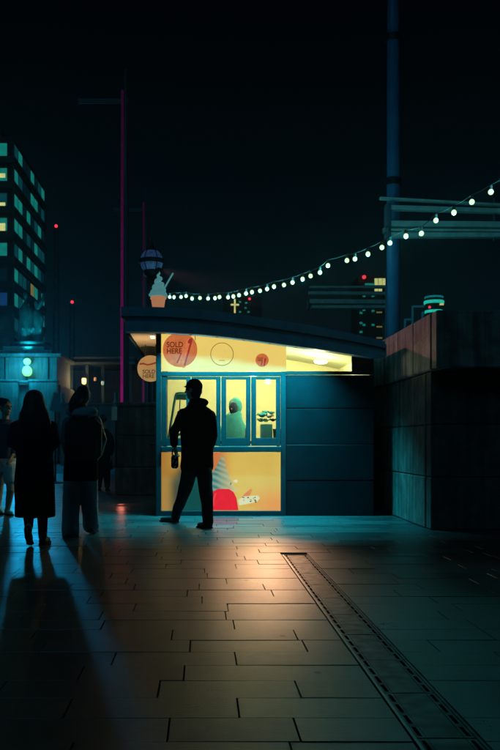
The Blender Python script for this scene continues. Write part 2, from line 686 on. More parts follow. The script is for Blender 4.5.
ZR = 10.75
RT = [(121, 306.5), (160, 307), (200, 309.5), (230, 313), (260, 317.5), (290, 322), (320, 327), (350, 333), (372, 338), (385, 341.5)]
RB = [(124, 331), (160, 331.5), (200, 334), (230, 337), (260, 340.8), (290, 345), (320, 349.3), (350, 353.7), (372, 357), (385, 359.5)]
top = [P(a, b, ZR) for a, b in RT]
bot = [P(a, b, ZR) for a, b in RB]


def arc(pts, X):
    for a, b in zip(pts[:-1], pts[1:]):
        if X <= b.x or b is pts[-1]:
            t = (X - a.x) / (b.x - a.x)
            return a.z + t * (b.z - a.z)


KB = 13.75                                               # back of the kiosk
kiosk = thing('ice_cream_kiosk', (0.9, ZF, 0), 'small ice cream kiosk with curved roof, glowing yellow fascia and lit windows', 'kiosk')
XL, XR = kx(156), kx(374)
XM = kx(286)                                             # glazed part | shutter part

# roof: upper slab, proud lower edge beam, side overhangs
xs = [top[0].x + (top[-1].x - top[0].x) * k / 24 for k in range(25)]
mid = lambda X: arc(top, X) * 0.58 + arc(bot, X) * 0.42
pl = [(X, arc(top, X)) for X in xs] + [(X, mid(X)) for X in reversed(xs)]
slab = MB().prism(pl, ZR, KB + 0.35).build('roof_slab', M['roof'], kiosk)
x2 = [bot[0].x + 0.01 + (bot[-1].x - 0.16 - bot[0].x) * k / 24 for k in range(25)]
pl = [(X, mid(X) - 0.002) for X in x2] + [(X, arc(bot, X)) for X in reversed(x2)]
MB().prism(pl, ZR + 0.03, ZR + 0.22).build('roof_edge_beam', M['roof'], kiosk)
MB().prism([(X, mid(X) + 0.012) for X in xs] + [(X, mid(X) - 0.012) for X in reversed(xs)], ZR - 0.012, ZR - 0.0005).build('roof_trim', M['frame'], slab)
MB().box(P(373, 0, ZR).x, P(387, 0, ZR).x, ZR + 0.02, ZR + 0.35, CH + (CY - 356) * ZR / F, CH + (CY - 343.5) * ZR / F, 0.01).build('gutter_end', M['roof'], kiosk)
MB().prism([(bot[0].x + 0.03, mid(bot[0].x) - 0.003), (XL - 0.01, mid(XL) - 0.003), (XL - 0.01, arc(bot, XL) + 0.01), (bot[0].x + 0.03, arc(bot, bot[0].x) + 0.01)], ZR + 0.222, KB + 0.3).build('soffit', M['soffit'], kiosk)
MB().tube([(bot[0].x + 0.035, ZR + 0.25, arc(bot, bot[0].x) - 0.012), (bot[0].x + 0.035, KB + 0.3, arc(bot, bot[0].x) - 0.012)], 0.022, 8).build('soffit_trim', M['frame'], kiosk, True)
xr = [XL + (XR - XL) * k / 16 for k in range(17)]
MB().prism([(X, mid(X) - 0.004) for X in xr] + [(X, mid(X) - 0.03) for X in reversed(xr)], ZR + 0.225, KB - 0.06).build('ceiling', M['ceil'], kiosk)

# shell
WT = 0.05
MB().box(XL, XR, KB - WT, KB, 0.0, 2.62).build('back_wall', M['cream'], kiosk)
MB().box(XL + 0.07, XR - WT, ZF + 0.08, KB - WT - 0.002, 0.015, 0.05).build('floor', M['floor'], kiosk)
MB().box(XR - WT, XR - 0.002, ZF + 0.062, KB - WT - 0.002, 0.0, 2.28).build('side_wall', M['cream'], kiosk)
w = MB()                                                  # side wall with the serving hatch opening
H0, H1, HZ0, HZ1 = 11.75, 13.2, 1.02, 2.1
w.box(XL, XL + WT, ZF + 0.072, H0, 0, 2.56)
w.box(XL, XL + WT, H1, KB - WT - 0.002, 0, 2.56)
w.box(XL, XL + WT, H0 + 0.001, H1 - 0.001, 0, HZ0)
w.box(XL, XL + WT, H0 + 0.001, H1 - 0.001, HZ1, 2.56)
w.build('hatch_wall', M['shutter'], kiosk)
MB().box(XL - 0.12, XL - 0.002, H0 - 0.05, H1 + 0.05, HZ0 - 0.045, HZ0 - 0.01, 0.006).build('hatch_counter', M['frame'], kiosk)

# front frame
fr = M['frame']
Y0, Y1 = ZF, ZF + 0.06
MB().box(kx(156), kx(161), Y0, Y1 + 0.01, 0.0, kz(333), 0.004).build('frame_post', fr, kiosk)
MB().box(kx(281), kx(286), Y0, Y1, 0.0, kz(371.5), 0.004).build('frame_post', fr, kiosk)
MB().box(kx(161) + 0.001, kx(281) - 0.001, Y0 + 0.003, Y1, kz(376), kz(371.8), 0.004).build('head_rail', fr, kiosk)
MB().box(kx(161) + 0.001, kx(281) - 0.001, Y0 - 0.03, Y1, kz(452), kz(446.5), 0.006).build('sill', fr, kiosk)
MB().box(kx(161) + 0.001, kx(281) - 0.001, Y0 + 0.003, Y1, kz(516.5), kz(511), 0.004).build('bottom_rail', fr, kiosk)
MB().box(XL - 0.012, XL - 0.001, ZF + 0.09, ZF + 0.12, 0.75, 1.5).build('grab_rail', M['drain_edge'], kiosk)

csm = MB()
CWp = 30.0
a0, a1 = 0.4, CWp - 0.4
s = ZF / F
W0, W1 = kz(446) + 0.002, kz(376.5) - 0.002
gx0, gx1, gz0, gz1 = 5.2 * s, 25.2 * s, kz(438), kz(379.3)
csm.box(a0 * s, gx0, Y0 + 0.012, Y1 - 0.004, W0, W1, 0.004)
csm.box(gx1, a1 * s, Y0 + 0.012, Y1 - 0.004, W0, W1, 0.004)
csm.box(gx0 + 0.0005, gx1 - 0.0005, Y0 + 0.014, Y1 - 0.004, W0, gz0, 0.003)
csm.box(gx0 + 0.0005, gx1 - 0.0005, Y0 + 0.014, Y1 - 0.004, gz1, W1, 0.003)
cme = csm.mesh('casement')
cme.materials.append(fr)
pme = MB().box(gx0 - 0.002, gx1 + 0.002, Y0 + 0.032, Y0 + 0.036, gz0 - 0.002, gz1 + 0.002).mesh('pane')
pme.materials.append(M['pane'])
hme = MB().tube([(gx1 + 0.03, Y0 - 0.004, gz0 + 0.32), (gx1 + 0.03, Y0 - 0.004, gz0 + 0.42)], 0.007, 8).mesh('handle')
hme.materials.append(M['drain_metal'])
for k in range(4):
    o = bpy.data.objects.new('casement', cme)
    COL.objects.link(o)
    o.parent = kiosk
    o.matrix_parent_inverse = Matrix.Translation(-kiosk.location)
    o.location = (kx(161) + (k * CWp + 0.0) * s, 0, 0)
    for nm, me in (('pane', pme), ('handle', hme)):
        p = bpy.data.objects.new(nm, me)
        COL.objects.link(p)
        p.parent = o

# glowing fascia
xs = [kx(161.2) + (kx(286.5) - kx(161.2)) * k / 14 for k in range(15)]
pl = [(X, mid(X) - 0.035) for X in xs] + [(xs[-1], kz(371)), (xs[0], kz(371))]
fascia = MB().prism(pl, ZF + 0.02, ZF + 0.05).build('fascia_panel', M['fascia'], kiosk)
PR = {}


def ink(name, rgb, es=1.0, var=0.25, scale=9):
    c = srgb(*rgb)
    PR[name] = mat('print_' + name, tuple(0.1 * x for x in c), 0.4, var=var, scale=scale, emit=c, es=es)
    return PR[name]


ink('orange', (196, 104, 56), var=0.5)
ink('churro', (206, 112, 66), var=0.6, scale=30)
ink('churro_dark', (150, 42, 34), var=0.4, scale=20)
ink('brown', (92, 40, 22))
ink('olive', (120, 96, 36))
ink('pale', (236, 214, 126))
yf = ZF + 0.02


def sign_disc(cx, cy, rp, parent, inkm, y=yf):
    c = P(cx, cy, ZF)
    return MB().disc((c.x, c.z), rp * s, y - 0.004, y - 0.0005, 48).build('sign_disc', PR[inkm], parent)


def stick(parent, a, b, r, inkm, y):
    A, B = Vector((kx(a[0]), y, kz(a[1]))), Vector((kx(b[0]), y, kz(b[1])))
    d = (B - A).normalized()
    n = Vector((-d.z, 0, d.x))
    poly = []
    for k in range(9):
        t = math.pi * k / 8 - math.pi / 2
        poly.append(B + (d * math.cos(t) + n * math.sin(t)) * r)
    for k in range(9):
        t = math.pi * k / 8 + math.pi / 2
        poly.append(A + (d * math.cos(t) + n * math.sin(t)) * r)
    MB().prism([(p.x, p.z) for p in poly], y - 0.0015, y).build('churro_print', PR[inkm], parent)


sign_disc(180, 349.5, 17.3, fascia, 'orange')
stick(fascia, (183.5, 365), (189.0, 341), 0.034, 'churro', yf - 0.0045)
stick(fascia, (184.6, 365), (191.5, 340.5), 0.012, 'churro_dark', yf - 0.0065)
stick(fascia, (178.3, 363), (183.6, 350), 0.028, 'churro', yf - 0.0045)
stick(fascia, (177.2, 362.5), (181.2, 353), 0.010, 'churro_dark', yf - 0.0065)
stick(fascia, (189.2, 341.8), (191.0, 339.5), 0.022, 'churro_dark', yf - 0.0085)
text_mesh('lettering', 'SOLD\nHERE', 0.105, (kx(166.4), yf - 0.006, kz(347.0)), PR['brown'], fascia, sx=0.88)
c = P(222, 354, ZF)
MB().ring((c.x, c.z), 11.0 * s, 11.6 * s, yf - 0.003, yf - 0.0005, 48).build('sign_ring', PR['olive'], fascia)
MB().box(kx(219), kx(225), yf - 0.002, yf - 0.0005, kz(360.5), kz(360)).build('sign_mark', PR['olive'], fascia)
sign_disc(262.2, 360, 6.6, fascia, 'orange')
text_mesh('lettering', 'SOLD\nHERE', 0.036, (kx(257.6), yf - 0.006, kz(358.8)), PR['brown'], fascia, sx=0.85)
stick(fascia, (261.3, 365), (262.2, 361.5), 0.008, 'churro_dark', yf - 0.005)
stick(fascia, (264.3, 365), (265.5, 358.5), 0.010, 'churro_dark', yf - 0.005)
MB().tube([(kx(195), yf - 0.003, kz(333)), (kx(195.3), yf - 0.003, kz(340))], 0.004, 6).build('cable_end', M['cable'], fascia)

# clear light above the shutter and the shutter itself
xs = [XM + 0.012 + (kx(352) - XM - 0.012) * k / 10 for k in range(11)]
pl = [(X, mid(X) - 0.035) for X in xs] + [(xs[-1], kz(371)), (xs[0], kz(371))]
MB().prism(pl, ZF + 0.03, ZF + 0.034).build('fanlight_pane', M['pane'], kiosk)
X0 = kx(352)
MB().prism([(X0 + 0.001, mid(X0) - 0.035), (XR - 0.002, mid(XR) - 0.035), (XR - 0.002, kz(371)), (X0 + 0.001, kz(371))], ZF + 0.01, ZF + 0.06).build('fascia_board', M['shutter'], kiosk)
MB().box(XM + 0.002, XR, ZF + 0.001, ZF + 0.058, kz(374.5), kz(371.2), 0.003).build('transom', fr, kiosk)
edges = [374.8, 408.5, 444.5, 480.5, 516.3]
for k in range(4):
    MB().box(XM + 0.003, XR, ZF + 0.008 + 0.003 * (k % 2), ZF + 0.05, kz(edges[k + 1]) + 0.005, kz(edges[k]) - 0.002, 0.006).build('shutter_board', M['shutter'], kiosk)
MB().box(XM + 0.004, XR - 0.004, ZF + 0.051, ZF + 0.060, 0.0, kz(375)).build('shutter_backing', M['bag'], kiosk)

# poster light box under the windows: yellow print shading to orange at one corner and ochre at the other end
pm_ = M['poster'].node_tree
pb = pm_.nodes['Principled BSDF']
gg = pm_.nodes.new('ShaderNodeNewGeometry')
sp = pm_.nodes.new('ShaderNodeSeparateXYZ')
pm_.links.new(gg.outputs['Position'], sp.inputs[0])


def fade(axis, lo, hi):
    r_ = pm_.nodes.new('ShaderNodeMapRange')
    r_.interpolation_type = 'SMOOTHSTEP'
    r_.inputs[1].default_value = lo
    r_.inputs[2].default_value = hi
    pm_.links.new(sp.outputs[axis], r_.inputs[0])
    return r_.outputs[0]


def mul(a, b_):
    m_ = pm_.nodes.new('ShaderNodeMath')
    m_.operation = 'MULTIPLY'
    pm_.links.new(a, m_.inputs[0])
    pm_.links.new(b_, m_.inputs[1])
    return m_.outputs[0]


def blend(fac, c0, rgb):
    x_ = pm_.nodes.new('ShaderNodeMix')
    x_.data_type = 'RGBA'
    pm_.links.new(fac, x_.inputs[0])
    pm_.links.new(c0, x_.inputs[6])
    x_.inputs[7].default_value = (*rgb, 1)
    return x_.outputs[2]


c0 = pb.inputs['Emission Color'].links[0].from_socket
c1 = blend(mul(fade('X', kx(238), kx(272)), fade('Z', kz(478), kz(506))), c0, srgb(228, 150, 74))
c2 = blend(fade('X', kx(196), kx(160)), c1, srgb(168, 118, 48))
c2 = blend(mul(mul(fade('X', kx(164), kx(176)), fade('X', kx(212), kx(200))), fade('Z', kz(462), kz(486))), c2, srgb(84, 60, 30))
c2 = blend(mul(mul(fade('X', kx(172), kx(184)), fade('X', kx(214), kx(200))), fade('Z', kz(456), kz(474))), c2, srgb(12, 50, 58))
c3 = blend(mul(mul(fade('X', kx(236), kx(216)), fade('X', kx(196), kx(206))), fade('Z', kz(492), kz(466))), c2, srgb(206, 120, 66))
pm_.links.new(c3, pb.inputs['Emission Color'])

poster = MB().box(kx(161.3), kx(280.7), ZF + 0.02, ZF + 0.05, kz(510.8), kz(452.3)).build('poster_panel', M['poster'], kiosk)
ink('p_teal', (96, 148, 132), var=0.4, scale=14)
ink('p_teal2', (52, 112, 118), var=0.4, scale=14)
ink('p_teal3', (142, 170, 128), var=0.3, scale=14)
ink('p_red', (226, 26, 44), var=0.25, scale=12)
ink('p_red2', (240, 66, 70), var=0.2, scale=12)
ink('p_orange', (226, 158, 84), var=0.25, scale=4)
ink('p_peach', (222, 132, 84), var=0.3, scale=12)
ink('p_rust', (188, 78, 46), var=0.3, scale=8)
ink('p_night', (10, 48, 58), var=0.35, scale=6)
ink('p_ochre', (150, 108, 44), var=0.3, scale=5)
ink('p_brown', (88, 62, 30), var=0.3, scale=5)
ink('p_white', (214, 214, 170), var=0.2, scale=20)
ink('p_black', (20, 34, 34), var=0.2, scale=20)


def flat(pts, inkm, dy, name='poster_print', parent=None):
    yy = ZF + 0.02 - dy
    return MB().prism([(kx(a), kz(b)) for a, b in pts], yy - 0.0008, yy).build(name, PR[inkm], parent or poster)


flat([(240, 500), (244, 494.5), (251, 488.5), (252.5, 490), (249, 497), (243, 502)], 'p_peach', 0.003)
sw = [(222.8, 455), (224.5, 460), (226.5, 468), (230, 477), (234.5, 486), (238, 492), (205, 492), (207, 483), (211, 475), (215.5, 468), (219.5, 460)]
sw_o = flat(sw, 'p_teal', 0.0045, 'soft_serve_print')
# the printed swirl: bands of teal going paler towards the right
sm_ = PR['p_teal'].node_tree
wv = sm_.nodes.new('ShaderNodeTexWave')
wv.bands_direction = 'Z'
wv.inputs['Scale'].default_value = 4.2
wv.inputs['Distortion'].default_value = 2.5
wv.inputs['Detail'].default_value = 1.0
g2 = sm_.nodes.new('ShaderNodeNewGeometry')
mp_ = sm_.nodes.new('ShaderNodeMapping')
mp_.inputs['Rotation'].default_value = (0, R(-22), 0)
sm_.links.new(g2.outputs['Position'], mp_.inputs[0])
sm_.links.new(mp_.outputs[0], wv.inputs['Vector'])
cr_ = sm_.nodes.new('ShaderNodeValToRGB')
cr_.color_ramp.elements[0].color = (*srgb(60, 112, 116), 1)
cr_.color_ramp.elements[1].color = (*srgb(126, 158, 134), 1)
sm_.links.new(wv.outputs['Fac'], cr_.inputs[0])
s2_ = sm_.nodes.new('ShaderNodeSeparateXYZ')
sm_.links.new(g2.outputs['Position'], s2_.inputs[0])
r2_ = sm_.nodes.new('ShaderNodeMapRange')
r2_.inputs[1].default_value = kx(216)
r2_.inputs[2].default_value = kx(236)
sm_.links.new(s2_.outputs['X'], r2_.inputs[0])
x2_ = sm_.nodes.new('ShaderNodeMix')
x2_.data_type = 'RGBA'
sm_.links.new(r2_.outputs[0], x2_.inputs[0])
sm_.links.new(cr_.outputs[0], x2_.inputs[6])
x2_.inputs[7].default_value = (*srgb(206, 190, 128), 1)
sm_.links.new(x2_.outputs[2], sm_.nodes['Principled BSDF'].inputs['Emission Color'])
cup = [(207, 510.4), (210, 498), (213, 491.5), (218, 489), (229, 489), (233.5, 492), (236.5, 498), (238.5, 510.4)]
flat(cup, 'p_red', 0.0075, 'cup_print')
flat([(212, 507), (213.5, 497), (215.5, 493), (216.5, 493), (214.5, 499), (213.8, 507)], 'p_red2', 0.009, 'cup_print')
flat([(238, 500), (244, 496.5), (258, 495.5), (260, 498), (257, 502), (247, 504), (239.5, 505.5)], 'p_white', 0.006)
rr = random.Random(4)
for k in range(15):
    a, b = rr.uniform(240, 257), rr.uniform(497, 503)
    d = rr.uniform(0.5, 1.2)
    flat([(a - d, b), (a, b - d * 0.7), (a + d * 1.1, b + 0.2), (a + 0.2, b + d * 0.6)], 'p_black', 0.0075, 'topping_print')
flat([(230, 485), (231, 482.5), (231.6, 482.7), (230.6, 485.3)], 'p_black', 0.009, 'topping_print')
flat([(233, 481), (236, 479.5), (238, 481), (236.5, 483)], 'p_white', 0.008)

# inside: lamps
M['lamp_warm'] = mat('lamp_warm', (0.8, 0.8, 0.7), 0.4, var=0, emit=(1.0, 0.88, 0.5), es=3.0)
lampc = P(321, 353.5, 13.0)
zc = mid(lampc.x) - 0.03
cl = MB().lathe([(0.11, 0), (0.12, -0.015), (0.09, -0.05), (0.03, -0.062)], (lampc.x, lampc.y, zc)).build('ceiling_lamp', M['lamp_warm'], kiosk, True)
zt = 2.36
for lx in (0.0, 0.85, 1.75):
    if lx < 1.7:
        MB().lathe([(0.11, 0), (0.12, -0.015), (0.09, -0.05), (0.03, -0.062)], (lx, 12.5, mid(lx) - 0.03)).build('ceiling_lamp', M['lamp_warm'], kiosk, True)
    point_light('ceiling_and_fill_light', (lx, 12.45, mid(lx) - 0.36), 38, (0.94, 1.0, 0.60), 0.10, parent=kiosk)
point_light('ceiling_and_fill_light', (0.72, 11.24, 1.95), 20, (0.9, 1.0, 0.7), 0.05, parent=kiosk)  # added fill for the fronts of the backlit counter goods, no fixture
# hatch lamp under the side eave
MB().box(XL - 0.09, XL - 0.03, 11.28, 11.40, arc(bot, XL) - 0.012, arc(bot, XL) + 0.008, 0.004).build('hatch_lamp', M['lamp_warm'], kiosk)
o = point_light('hatch_light', (XL - 0.2, 11.45, 1.70), 34, (1.0, 0.70, 0.40), 0.05, 'SPOT', spot=120, parent=kiosk)
aim(o, (XL - 0.25, 11.8, 2.5))
hb = P(268, 381, 11.45)
M['lamp_hot'] = mat('lamp_hot', (0.8, 0.8, 0.7), 0.4, var=0, emit=(1.0, 0.9, 0.6), es=12.0)
MB().ell(hb, (0.038, 0.038, 0.045)).build('pendant_bulb', M['lamp_hot'], kiosk, True)
MB().tube([hb + Vector((0, 0, 0.04)), (hb.x, hb.y, mid(hb.x) - 0.03)], 0.005, 6).build('pendant_flex', M['cable'], kiosk)
o = point_light('pendant_light', hb - Vector((0, 0.06, 0)), 460, (1.0, 0.47, 0.27), 0.18, 'SPOT', spot=25, parent=kiosk)
aim(o, (0.62, 7.3, 0))
cb = [P(332, 350, 13.3) + Vector((0.30 * math.sin(t), 0, -0.42 * (1 - math.cos(t)))) for t in [k * R(90) / 10 for k in range(11)]]
MB().tube(cb, 0.012, 6).build('wall_cable', M['cable'], kiosk, True)

# added, unseen strip for the teal spill, under the roof's edge beam
M['strip'] = mat('added_strip', (0.3, 0.5, 0.5), 0.4, var=0, emit=(0.1, 0.8, 1.0), es=0.5)
for k in range(6):
    X0_, X1_ = -0.5 + k * 0.36, -0.5 + k * 0.36 + 0.33
    za_, zb_ = arc(bot, X0_), arc(bot, X1_)
    MB().prism([(X0_, za_ + .004), (X1_, zb_ + .004), (X1_, zb_ - .003), (X0_, za_ - .003)], ZR + 0.12, ZR + 0.15).build('added_strip', M['strip'], kiosk)
    point_light('added_strip_light', ((X0_ + X1_) / 2, ZR + 0.135, min(za_, zb_) - 0.006), 27.0, (0.015, 0.75, 0.9), kind='AREA', sx=X1_ - X0_, sy=0.03, parent=kiosk)

# round blade sign at the hatch side
rs = thing('round_hanging_sign', P(150, 385, 12.3), 'round cream and orange sign hanging beside the kiosk under the eave', 'sign')
c = P(150.5, 368.5, 12.3)
s2 = 12.3 / F
M['sign_cream'] = mat('sign_cream', (0.72, 0.52, 0.3), 0.5, var=0.1, scale=6)
M['sign_red'] = mat('sign_red', (0.4, 0.05, 0.03), 0.5)
M['sign_brown'] = mat('sign_brown', (0.12, 0.05, 0.04), 0.5)
MB().disc((c.x, c.z), 13.2 * s2, 12.29, 12.31, 48).build('sign_plate', M['sign_cream'], rs)
MB().prism([(c.x + a * s2, c.z + b * s2) for a, b in ((-11, 5), (-7, 5.6), (-3, 4.2), (2, 5.2), (6, 6.6), (6, 5.2), (2, 3.8), (-3, 2.8), (-7, 4.0), (-11, 3.6))], 12.285, 12.2895).build('sign_print', M['sign_red'], rs)
text_mesh('lettering', 'SOLD\nHERE', 0.082, (c.x - 8.0 * s2, 12.287, c.z - 5 * s2), M['sign_brown'], rs, sx=0.95)
for dx in (-0.08, 0.08):
    MB().tube([(c.x + dx, 12.3, c.z + 0.17), (c.x + dx, 12.3, arc(bot, c.x) + 0.02)], 0.006, 6).build('hanger', M['drain_metal'], rs)

# things inside the kiosk
M['teal_plastic'] = mat('teal_plastic', (0.10, 0.46, 0.44), 0.4, var=0.15)
M['teal_cloth'] = mat('teal_cloth', (0.06, 0.46, 0.44), 0.8, var=0.2, scale=14)
M['pale_plastic'] = mat('pale_plastic', (0.5, 0.55, 0.45), 0.4, var=0.2)
M['pink_plastic'] = mat('pink_plastic', (0.6, 0.1, 0.1), 0.5, var=0.2)
ctop = kz(441)
shelf = MB()
shelf.box(XL + 0.06, XM, ZF + 0.075, ZF + 0.62, ctop - 0.04, ctop)
shelf.box(XL + 0.08, XL + 0.12, ZF + 0.5, ZF + 0.54, 0.05, ctop - 0.04)
shelf.box(XM - 0.08, XM - 0.04, ZF + 0.5, ZF + 0.54, 0.05, ctop - 0.04)
shelf.build('counter_top', M['frame'], kiosk)

zd = 11.5


def D(px, py):
    return P(px, py, zd)


case = thing('display_cabinet', (D(180, 438).x, zd, ctop), 'sloping teal framed glass display cabinet on the counter behind the first window', 'cabinet')
for yy in (zd - 0.12, zd + 0.14):
    pts = [D(168.5, 438), D(175.4, 395.8), D(176.5, 394), D(179, 393.2), D(192, 393.2)]
    pts = [Vector((p.x, yy, p.z)) for p in pts]
    MB().tube(pts, 0.012, 8).build('frame_rail', M['teal_plastic'], case, True)
MB().box(D(175.6, 0).x, D(193, 0).x, zd - 0.10, zd + 0.13, D(0, 399.5).z, D(0, 394.2).z, 0.01).build('hood', M['teal_plastic'], case)
MB().tube([D(180, 400), D(179.5, 413)], 0.007, 6).build('nozzle', M['cable'], case)
b = MB()
for k in range(10):
    q = D(rr.uniform(176, 184), 412 + k * 2.5)
    b.ell(q + Vector((0, rr.uniform(-.05, .05), 0)), (rr.uniform(.025, .05), .04, rr.uniform(.02, .03)), seg=10, rings=6)
blob(b, 'frozen_mix', M['teal_cloth'], case, 0.012)
MB().box(D(167.5, 0).x, D(193, 0).x, zd - 0.15, zd + 0.17, ctop + 0.001, ctop + 0.03, 0.008).build('base', M['teal_plastic'], case)

zd = 11.55
sb = thing('sweets_box', (D(267, 438).x, zd, ctop), 'teal box of wrapped sweets on the counter behind the window with the bulb', 'box')
MB().box(D(260.5, 0).x, D(272, 0).x, zd - 0.08, zd + 0.08, ctop + 0.001, D(0, 424).z, 0.008).build('box', M['teal_plastic'], sb)
for k, (a, b_, r_, mm) in enumerate(((262, 415, .05, 'teal_cloth'), (261, 420, .04, 'teal_plastic'), (265.5, 412, .032, 'teal_cloth'), (269, 416, .042, 'pale_plastic'), (273, 420, .03, 'blue_top'), (266, 420, .04, 'pale_plastic'), (271, 413, .03, 'teal_cloth'))):
    q = MB()
    c0 = D(a, b_) + Vector((0, (k % 3 - 1) * 0.04, 0))
    q.ell(c0, (r_, r_ * .8, r_ * .75), seg=10, rings=7)
    q.tube([c0 + Vector((r_ * .7, 0, .0)), c0 + Vector((r_ * 1.5, 0, .012))], [0.008, r_ * .45], 8)
    q.tube([c0 - Vector((r_ * .7, 0, .0)), c0 - Vector((r_ * 1.4, 0, -.016))], [0.008, r_ * .45], 8)
    q.build('wrapped_sweet', M[mm], sb, True)
for k, (a, mm) in enumerate(((275.6, 'pale_plastic'), (279, 'pale_plastic'))):
    q = D(a, 438)
    o = MB().lathe([(0.03, 0.001), (0.042, 0.17), (0.045, 0.175), (0.04, 0.176)], (q.x, zd, ctop)).build('paper_cups', M[mm], None, True)
    tag(o, 'stack of pale paper cups beside the sweets box on the kiosk counter', 'cups', 'paper cup stacks on the counter')
q = D(247.5, 438)
o = MB().lathe([(0.03, 0.001), (0.036, 0.03), (0.034, 0.16), (0.015, 0.2), (0.014, 0.24), (0.006, 0.25)], (q.x, 11.45, ctop)).build('sauce_bottle', M['pink_plastic'], None, True)
tag(o, 'red sauce bottle on the counter next to the teal hooded seller', 'bottle')


# ------------------------------------------------------------------ people
def head_prims(b, c, face, r=(0.078, 0.098, 0.118)):
    """skull, jaw, nose, brow, ears; face = horizontal unit vector the person looks along"""
    c = Vector(c)
    f = Vector((face[0], face[1], 0)).normalized()
    sd = Vector((f.y, -f.x, 0))
    yaw = math.atan2(f.y, f.x) - math.pi / 2
    b.ell(c + Vector((0, 0, 0.012)) - f * 0.008, (r[0], r[1], r[2] * 0.92), yaw)
    b.ell(c - Vector((0, 0, 0.055)) + f * 0.03, (r[0] * 0.72, r[1] * 0.62, 0.062), yaw)
    b.ell(c - Vector((0, 0, 0.098)) + f * 0.062, (0.028, 0.024, 0.018), yaw, 10, 6)
    b.tube([c + f * 0.088 + Vector((0, 0, 0.012)), c + f * 0.112 - Vector((0, 0, 0.030))], [0.010, 0.015], 8, round_cap=True)
    b.ell(c + f * 0.082 - Vector((0, 0, 0.066)), (0.026, 0.014, 0.010), yaw, 10, 6)
    b.ell(c + f * 0.082 + Vector((0, 0, 0.026)), (0.055, 0.018, 0.012), yaw, 12, 6)
    for sg in (-1, 1):
        b.ell(c + sd * sg * 0.078 - f * 0.005 - Vector((0, 0, 0.012)), (0.012, 0.022, 0.032), yaw, 10, 6)


def face_bits(c, face, body):
    c = Vector(c)
    f = Vector((face[0], face[1], 0)).normalized()
    sd = Vector((f.y, -f.x, 0))
    for sg in (-1, 1):
        MB().ell(c + f * 0.084 + sd * sg * 0.031 + Vector((0, 0, 0.006)), (0.012, 0.012, 0.009), 0, 10, 6).build('eye', M['shoe'], body, True)


def hand_prims(b, wrist, d, palm_n, curl=0.35, spread=0.10):
    """palm and five fingers; d = pointing direction, palm_n = palm normal"""
    w = Vector(wrist)
    d = Vector(d).normalized()
    n = Vector(palm_n)
    n = (n - d * n.dot(d)).normalized()
    sd = d.cross(n)
    for k in range(5):
        o = (k - 2) * 0.017
        b.tube([w + sd * o * 0.6, w + d * 0.085 + sd * o], [0.015, 0.012], 8, round_cap=True)
    for k, ln in enumerate((0.072, 0.080, 0.075, 0.058)):
        o = (1.5 - k) * 0.022
        p0 = w + d * 0.085 + sd * o
        dd = (d + sd * spread * (1.5 - k)).normalized()
        p1 = p0 + dd * ln * 0.5 + n * ln * 0.10
        p2 = p1 + (dd * (1 - curl) + n * curl).normalized() * ln * 0.32
        p3 = p2 + (dd * (1 - 2 * curl) + n * 2 * curl).normalized() * ln * 0.25
        b.tube([p0, p1, p2, p3], [0.0095, 0.009, 0.0085, 0.0075], 8, round_cap=True)
    t0 = w + d * 0.025 + sd * 0.03
    t1 = t0 + (d * 0.6 + sd * 0.8).normalized() * 0.04
    t2 = t1 + (d * 0.9 + sd * 0.25 + n * 0.3).normalized() * 0.035
    b.tube([t0, t1, t2], [0.013, 0.011, 0.009], 8, round_cap=True)


def limb(b, pts, rad, seg=12):
    b.tube(pts, rad, seg, round_cap=True)


def shoe(heel, toe, parent, m, h=0.075):
    heel, toe = Vector(heel), Vector(toe)
    d = (toe - heel).normalized()
    b = MB()
    b.tube([heel + Vector((0, 0, 0.036)), heel + d * 0.09 + Vector((0, 0, 0.036)), toe - d * 0.03 + Vector((0, 0, 0.030))], [0.036, 0.037, 0.029], 12, round_cap=True)
    b.tube([heel + d * 0.02 + Vector((0, 0, 0.03)), heel + d * 0.025 + Vector((0, 0, h + 0.02))], [0.034, 0.042], 12, round_cap=True)
    o = blob(b, 'shoe', m, parent, 0.008, 0.0, smooth=3)
    so = MB()
    n = Vector((-d.y, d.x, 0))
    pts = []
    for t, wd in ((-0.03, .02), (-0.01, .034), (0.1, .034), (0.18, .042), ((toe - heel).length - .02, .036), ((toe - heel).length + .01, .012)):
        pts.append((t, wd))
    up = [heel + d * t + n * wd for t, wd in pts] + [heel + d * t - n * wd for t, wd in reversed(pts)]
    k = len(up)
    vs = [u + Vector((0, 0, -0.004)) for u in up] + [u + Vector((0, 0, 0.014)) for u in up]
    so.add(vs, [tuple(range(k)), tuple(range(2 * k - 1, k - 1, -1))] + [(i, (i + 1) % k, (i + 1) % k + k, i + k) for i in range(k)])
    so.build('sole', M['bag'], o)
    return o


# --- the man at the kiosk
man = thing('person', (P(194, 0, 9.7).x, 9.7, 0), 'person in black jacket and cap striding past the lit kiosk windows', 'person')
fd = Vector((-0.88, 0.47, 0))
hc = P(193.6, 389.5, 9.66)
b = MB()
head_prims(b, hc, fd)
limb(b, [hc - Vector((0, 0, .06)), P(196, 408, 9.68)], [0.056, 0.065])
yw = R(24)
b.loft([(P(197, 470, 9.75), .15, .10, yw), (P(197, 450, 9.74), .14, .10, yw), (P(197, 425, 9.7), .17, .11, yw), (P(196.5, 410, 9.69), .15, .08, yw), (P(196, 405, 9.68), .07, .06, yw)])
limb(b, [P(184, 413, 9.62), P(174, 431, 9.55), P(174.5, 444, 9.62)], [.055, .042, .030])
limb(b, [P(210, 414, 9.78), P(213.5, 436, 9.72), P(208, 453, 9.95)], [.055, .042, .030])
limb(b, [P(190, 468, 9.75), P(184, 493, 9.97), P(175.5, 515, 10.2)], [.085, .06, .042])
limb(b, [P(204, 468, 9.75), P(206.5, 497, 9.62), P(207.5, 521, 9.52)], [.085, .06, .042])
